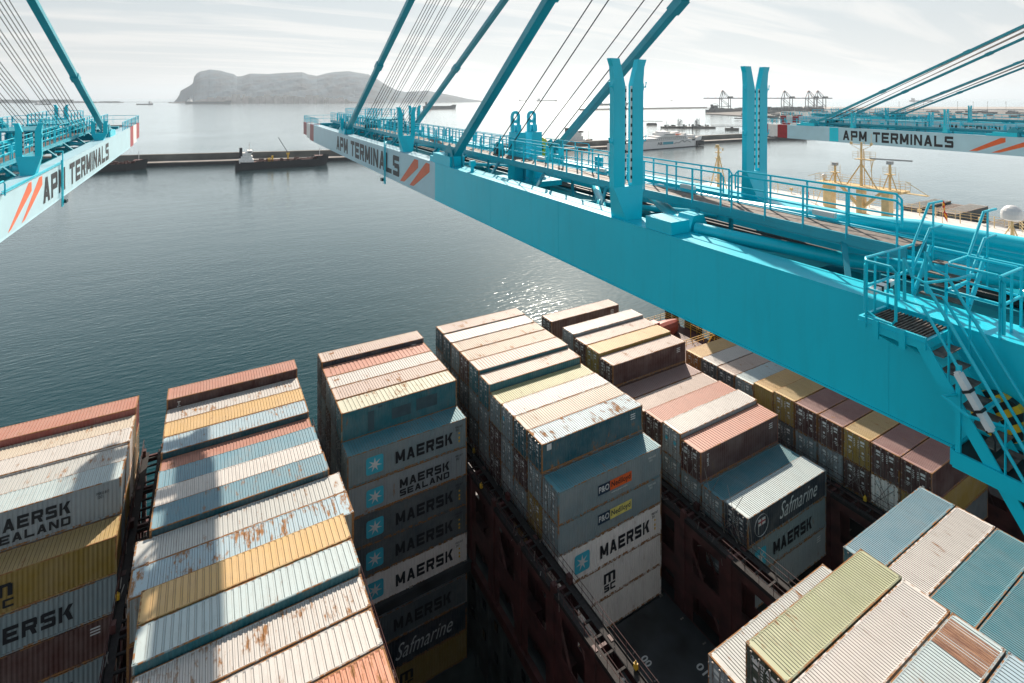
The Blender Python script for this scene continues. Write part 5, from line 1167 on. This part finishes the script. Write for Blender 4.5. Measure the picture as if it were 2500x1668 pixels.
# ferry and its neighbour
def ferry_extra(o, L, B, D, h):
    z = D; y = -B * .5
    mb = MB(); mb.box(-L * .40, L * .36, -B * .5, B * .5, z * .9, z * 1.28); mb.box(-L * .34, L * .28, -B * .48, B * .48, z * 1.29, z * 1.62); mb.box(-L * .06, L * .24, -B * .44, B * .44, z * 1.63, z * 1.86); mb.box(0, L * .125, -B * .52, B * .52, z * 1.87, z * 2.25); mb.box(L * .01, L * .09, -B * .35, B * .35, z * 2.26, z * 2.5)
    up = mb.build('superstructure', M_FWHITE, o)
    mb = MB()
    for i in range(26): x = -L * .33 + i * L * .023; mb.box(x, x + 1.3, -B * .485, -B * .48, z * 1.40, z * 1.52)
    for i in range(9): x = L * .004 + i * L * .0135; mb.box(x, x + 1.1, -B * .526, -B * .52, z * 2.02, z * 2.15)
    for i in range(6): x = L * .13 + i * L * .016; mb.box(x, x + 1.0, -B * .446, -B * .44, z * 1.70, z * 1.80)
    mb.box(L * .33, L * .37, -B * .505, -B * .5, z * .95, z * 1.2); mb.build('window', M_FRAMEY, up)
    mb = MB(); mb.box(-L * .37, L * .38, -B * .52, B * .52, z * 1.27, z * 1.295); mb.box(-L * .05, L * .26, -B * .5, B * .5, z * 1.61, z * 1.64); mb.build('deck_edge', M_GHULL, up)
    mb = MB(); mb.box(-L * .012, L * .105, -B * .512, -B * .502, z * .62, z * 1.02); mb.build('teal_band', M_TEALD, up); put_text('AB', M_NAVY, up, (-L * .075, -B * .506, z * .60), (1, 0, 0), (0, 0, 1), L * .055, z * .46, bold=.02)
    mb = MB(); pts = [(.115, .66), (.145, .86), (.165, .70), (.215, 1.12), (.235, .78), (.265, 1.08), (.315, .70)]
    for p, q in zip(pts[:-1], pts[1:]): mb.bar((L * p[0], -B * .508, z * p[1]), (L * q[0], -B * .508, z * q[1]), .2, 1.0, up=(0, 1, 0))
    mb.build('wave_line', M_NAVY, up)
    mb = MB(); mb.box(L * .165, L * .215, -B * .25, B * .25, z * 1.87, z * 2.35); mb.box(L * .37, L * .40, -B * .3, B * .3, z * 1.0, z * 1.75); mb.box(L * .265, L * .29, -B * .3, B * .3, z * 1.6, z * 2.1); mb.build('stern_block', M_FWHITE, o)
    mb = MB()
    for x in (L * .03, L * .105, L * .28, L * .41): mb.cut(); mb.bar((x, 0, z * 1.3), (x, 0, z * 3.0), .5)
    mb.build('mast', M_DHULL, o)
    mb = MB(); mb.box(L * .14, L * .19, -B * .56, -B * .45, z * 1.95, z * 2.1); mb.build('lifeboat', M_ORANGE, o)
    mb = MB(); mb.box(-L * .49, L * .41, -B * .487, -B * .4805, -.5, z * .10); mb.box(L * .40, L * .49, -B * .45, B * .45, z * .1, z * .85); mb.build('dark_boot_top', M_DHULL, o)
def ship_simple_hull(): pass
vessel('ferry', 'white car ferry with a teal band and zigzag line moored at the breakwater', ground(1492, 371), ground(1708, 354.5), 19, 8.6, M_FWHITE, M_FWHITE, house=(.20, .30, 8), cat='ferry', extra=ferry_extra)
vessel('offshore_vessel', 'white topped dark hulled support vessel left of the tall front post', ground(1352, 361), ground(1444, 357), 15, 6.5, M_DHULL, house=(.30, .75, 13), cat='ship')
# breakwater
def strip(mb, pts, w0, w1, z0, z1, m=0):
    P = [Vector((p.x, p.y, 0)) for p in pts]; A = []; Bq = []
    for i, p in enumerate(P):
        d = (P[min(i + 1, len(P) - 1)] - P[max(i - 1, 0)]).normalized(); n_ = Vector((-d.y, d.x, 0))
        if n_.dot(ED) < 0: n_ = -n_
        A.append(p + n_ * w0); Bq.append(p + n_ * w1)
    for i in range(len(P) - 1):
        a, b, c, d = A[i], A[i + 1], Bq[i + 1], Bq[i]
        for q in (((a, z0), (b, z0), (b, z1), (a, z1)), ((d, z0), (c, z0), (c, z1), (d, z1)), ((a, z1), (b, z1), (c, z1), (d, z1))): mb.quad(*[(v.x, v.y, z) for v, z in q], m=m)
    for i, (a, d) in ((0, (A[0], Bq[0])), (1, (A[-1], Bq[-1]))): mb.quad((a.x, a.y, z0), (d.x, d.y, z0), (d.x, d.y, z1), (a.x, a.y, z1), m=m)
bw = [ground(-300, 416), ground(200, 411.5), ground(850, 391.5), ground(1455, 366), ground(1813, 345), ground(1990, 338)]
br = empty('breakwater', bw[2], 0, 'long grey harbour breakwater with a pale quay road in front of its wall', 'breakwater')
def rel(mb, o): mb.v = [(v[0] - o.location.x, v[1] - o.location.y, v[2] - o.location.z) for v in mb.v]; return mb
mb = MB(); strip(mb, bw, 0, 15, -3, 3.4); rel(mb, br).build('quay', M_CONC, br)
mb = MB(); strip(mb, bw, 15, 22, -3, 9.5); rel(mb, br).build('sea_wall', M_WALLC, br)
mb = MB(); strip(mb, bw, -.5, 0, -2, 2.6); rel(mb, br).build('fender_line', M_DHULL, br)
mb = MB()
for i in range(60):
    t = i / 60 * (len(bw) - 1); k = min(int(t), len(bw) - 2); p = bw[k].lerp(bw[k + 1], t - k); mb.cut(); mb.bar((p.x, p.y, 3.4), (p.x, p.y, 10.0), .25)
rel(mb, br).build('lamp_post', M_WALLC, br) if 0 else None
fb = empty('breakwater', ground(1600, 267), 0, 'thin distant breakwater line running out to the far cranes', 'breakwater')
mb = MB(); strip(mb, [ground(1428, 270.2), ground(1566, 267.5), ground(1735, 264.6)], 0, 25, -3, 3.5); rel(mb, fb).build('quay', M_CONC, fb)
mb = MB(); strip(mb, [ground(1428, 270.2), ground(1566, 267.5), ground(1735, 264.6)], 25, 40, -3, 8); rel(mb, fb).build('sea_wall', M_WALLC, fb)
# oil jetty with loading arms
jp = ground(1677, 313); jt = empty('oil_jetty', jp, math.atan2(ER.y, ER.x), 'dark oil jetty platform with two clusters of loading arms in the open water', 'jetty')
mb = MB()
for x0, x1, y0, y1 in ((-54, -10, -8, 8), (-12, 56, -14, 4)): mb.box(x0, x1, y0, y1, 0, 3.6)
mb.build('platform', M_WALLC, jt)
rnd = random.Random(9)
for cx_ in (-16, 20):
    mb = MB()
    for i in range(7): x = cx_ + rnd.uniform(-5, 5); y = rnd.uniform(-5, 5); mb.bar((x, y, 3.6), (x, y, rnd.uniform(14, 21)), .8); mb.bar((x, y, rnd.uniform(14, 20)), (x + rnd.uniform(-3, 5), y, rnd.uniform(8, 23)), .5)
    mb.box(cx_ - 6, cx_ + 6, -5, 5, 8, 8.6); mb.build('loading_arm', M_FCRANE, jt)
mb = MB()
for i in range(22): x = rnd.uniform(-50, 54); y = rnd.uniform(-7, 3); mb.box(x, x + rnd.uniform(1, 6), y, y + 3, 3.6, 3.6 + rnd.uniform(1, 5))
mb.bar((-44, 0, 3.6), (-44, 0, 16), .6); mb.build('jetty_gear', M_GHULL, jt)
tb = empty('trestle_bridge', ground(1777, 318), math.atan2(ER.y, ER.x), 'pipe trestle bridge running from the oil jetty behind the rear post', 'bridge')
mb = MB(); mb.box(-34, 110, -2, 2, 6.5, 7.1); mb.box(-34, 110, -2, 2, 10.6, 10.9)
for i in range(40): x = -34 + i * 3.6; mb.bar((x, -2, 7), (x + 1.8, -2, 10.7), .3); mb.bar((x + 1.8, -2, 10.7), (x + 3.6, -2, 7), .3)
mb.build('truss', M_FCRANE, tb); mb = MB()
for x in (8, 70): mb.cut(); mb.box(x - 12, x + 12, -5, 5, 0, 4.4); mb.box(x - 2, x + 2, -2, 2, 4.4, 6.5)
mb.build('pier', M_WALLC, tb)
dl = empty('mooring_dolphin', ground(1591, 306), math.atan2(ER.y, ER.x), 'square concrete mooring dolphin left of the oil jetty', 'dolphin'); mb = MB(); mb.box(-11, 11, -6, 6, 0, 4.5); mb.box(-9, 9, -4, 4, 4.5, 5.4); mb.build('cap', M_WALLC, dl)
mb = MB(); mb.bar((-40, 6, 9), (28, 6, 8), .9); mb.bar((-40, 6, 11), (28, 6, 10), .5); mb.build('pipe_bridge', M_WALLC, dl)
# container terminal across the water
def land(name, pts, z, mat, label):
    mb = MB(); P = [ground(*p) if len(p) == 2 else ray(p[0], p[1]) for p in pts]; n_ = len(P)
    mb.quad(*[(p.x, p.y, z) for p in P])
    for i in range(n_): a, b = P[i], P[(i + 1) % n_]; mb.quad((a.x, a.y, -2), (b.x, b.y, -2), (b.x, b.y, z), (a.x, a.y, z))
    tag(mb.build(name, mat), label, None, None, 'structure')
land('terminal_quay', [(1722, 279.5), (1900, 290), (2250, 306), (2900, 330), (2900, 2600, 0), (1735, 2600, 0)], 3.2, M_LAND, 'flat sandy port land across the water')
land('far_shore', [(1950, 2900, 0), (3300, 2700, 0), (3600, 3600, 0), (1960, 3500, 0)], 3.4, M_CONC, 'pale sandy strip of far shore')
def far_crane(px, d, label, fl=1):
    p = ray(px, d); o = empty('harbour_crane', (p.x, p.y, 3.2), math.atan2(-ER.y, -ER.x), label, 'crane', 'cranes on the far container terminal')
    mb = MB()
    for x in (-20, 24):
        for y in (-13, 13): mb.bar((x, y, 0), (x, y, 58), 2.8)
    for y in (-13, 13): mb.bar((-20, y, 17), (24, y, 17), 2.2); mb.bar((-20, y, 17), (24, y, 57), 1.8); mb.bar((24, y, 57), (14, y * .3, 98), 2.6); mb.bar((-20, y, 57), (14, y * .3, 98), 2.2); mb.bar((4, y, 57), (14, y * .3, 98), 1.6)
    mb.build('portal', M_FCRANE, o)
    mb = MB(); mb.box(-60, 108, -3, 3, 56, 60.8); mb.build('boom', M_FCRANE, o)
    mb = MB()
    for x in (52, 92, -46): mb.bar((14, 0, 98), (x, 0, 60), .6)
    mb.build('stay', M_ORANGE, o)
    mb = MB(); mb.box(-36, -14, -6, 6, 60.5, 68); mb.build('machinery_house', M_GHULL, o)
far_crane(1771, 2600, 'distant dark crane left of the rear post, above the moored feeder ship'); far_crane(1922, 2700, 'distant dark crane right of the rear post, first of three'); far_crane(1981, 2750, 'distant dark crane, middle one of three right of the rear post'); far_crane(2003, 2700, 'distant dark crane, rightmost beside a close neighbour')
far_crane(1845, 2650, 'distant dark crane partly behind the rear post')
mb = MB(); rnd = random.Random(3)
for i in range(90):
    px = rnd.uniform(1865, 2010); d = rnd.uniform(2350, 2560); p = ray(px, d); h = rnd.choice((10.5, 13, 15.6, 18)); mb.box(p.x - 9, p.x + 9, p.y - 6, p.y + 6, 3.2, 3.2 + h)
for i in range(120):
    px = rnd.uniform(1800, 2600); d = rnd.uniform(1500, 2300); p = ray(px, d); h = rnd.uniform(2.5, 9); mb.box(p.x - 8, p.x + rnd.uniform(8, 30), p.y - 6, p.y + 8, 3.2, 3.2 + h)
tag(mb.build('stacked_cargo', M_GHULL), 'hazy mass of stacked containers and sheds on the far terminal', None, None, 'stuff')
for i, px in enumerate((2195, 2232, 2255, 2338, 2376, 2411, 2456)):
    p = ray(px, 2500); o = empty('light_mast', (p.x, p.y, 3.2), 0, '%s tall thin light mast from the left on the far sandy shore' % ORD[i], 'light mast', 'light masts on the far shore')
    mb = MB(); mb.bar((0, 0, 0), (0, 0, 40), .8); mb.build('pole', M_WALLC, o); mb = MB(); mb.box(-2, 2, -2, 2, 40, 41.5); mb.build('lamp_head', M_WALLC, o)
# the rock across the bay, with the town at its foot
prof = [(300, 249.4), (425, 249.4), (433, 240), (438, 231), (441, 222), (455, 214), (466, 208), (471, 203), (474, 188), (480, 180), (488, 175), (513, 170), (539, 173), (556, 178), (571, 181), (579, 187), (592, 186), (610, 180), (655, 181), (690, 178.5), (738, 176.5), (752, 182), (774, 185.5), (795, 180), (812, 176.5), (850, 174), (875, 178), (900, 182), (920, 193), (945, 209), (970, 221), (990, 224.5), (1020, 223), (1045, 221.5), (1062, 225), (1095, 231), (1119, 236), (1141, 241), (1200, 249.4)]
RD = 7600.0
def hill():
    mb = MB(); K_ = 300; J = 60; rnd = random.Random(12); from mathutils import noise
    g = []
    for i in range(K_ + 1):
        px = 300 + 900 * i / K_; k = 0
        while k < len(prof) - 2 and prof[k + 1][0] < px: k += 1
        (x0, y0_), (x1, y1_) = prof[k], prof[k + 1]; t = max(0, min(1, (px - x0) / (x1 - x0))); y = y0_ + (y1_ - y0_) * t; H = max(0, (Y0 - y) * RD / FPX + CAMZ) 
        row = []
        for j in range(J + 1):
            q = j / J * 2 - 1; qq = .2 + .8 * min(1, H / 260); p = ray(px, RD + q * 1500 * qq)
            sh = math.cos(q * math.pi / 2) ** 1.15; n1 = noise.fractal(Vector((p.x / 420, p.y / 420, 0)), 1.0, 2.0, 6); n2 = noise.ridged_multi_fractal(Vector((p.x / 260, p.y / 260, 3)), 1.0, 2.0, 5, 1.0, 2.0)
            z = H * sh * (1 + .10 * (1 - abs(1 - sh) * 0) * n1 * (1 - sh)) - (1 - sh) * sh * 60 * n2 * (H / 400) - (2 if sh < .02 else 0) ; row.append((p.x, p.y, max(-2, z)))
        g.append(row)
    for i in range(K_):
        for j in range(J): mb.quad(g[i][j], g[i + 1][j], g[i + 1][j + 1], g[i][j + 1])
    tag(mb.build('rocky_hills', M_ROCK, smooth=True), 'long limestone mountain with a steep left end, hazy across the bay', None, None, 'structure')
hill()
mb = MB(); rnd = random.Random(21)
for i in range(420):
    px = rnd.triangular(390, 960, 620); d = RD - 1500 - rnd.uniform(-260, 120); p = ray(px, d); h = rnd.choice((12, 18, 25, 32, 45)) * rnd.uniform(.6, 1.1) * (1.0 if 480 < px < 800 else .6); wv = rnd.uniform(10, 38); z = max(0, rnd.uniform(-10, 60)) if 500 < px < 850 else 0
    mb.box(p.x - wv, p.x + wv, p.y - 15, p.y + 15, -1, z + h)
tag(mb.build('town', M_TOWN), 'pale hazy town of many buildings at the foot of the mountain', None, None, 'stuff')
mb = MB()
for i in range(160):
    px = rnd.uniform(-250, 300); d = rnd.uniform(6500, 7200); p = ray(px, d); h = rnd.uniform(8, 42) * (1 if px < 170 else .4); wv = rnd.uniform(25, 70); mb.box(p.x - wv, p.x + wv, p.y - 30, p.y + 30, -1, h)
tag(mb.build('far_town', M_GHULL), 'low hazy shoreline with trees and buildings at the left', None, None, 'stuff')
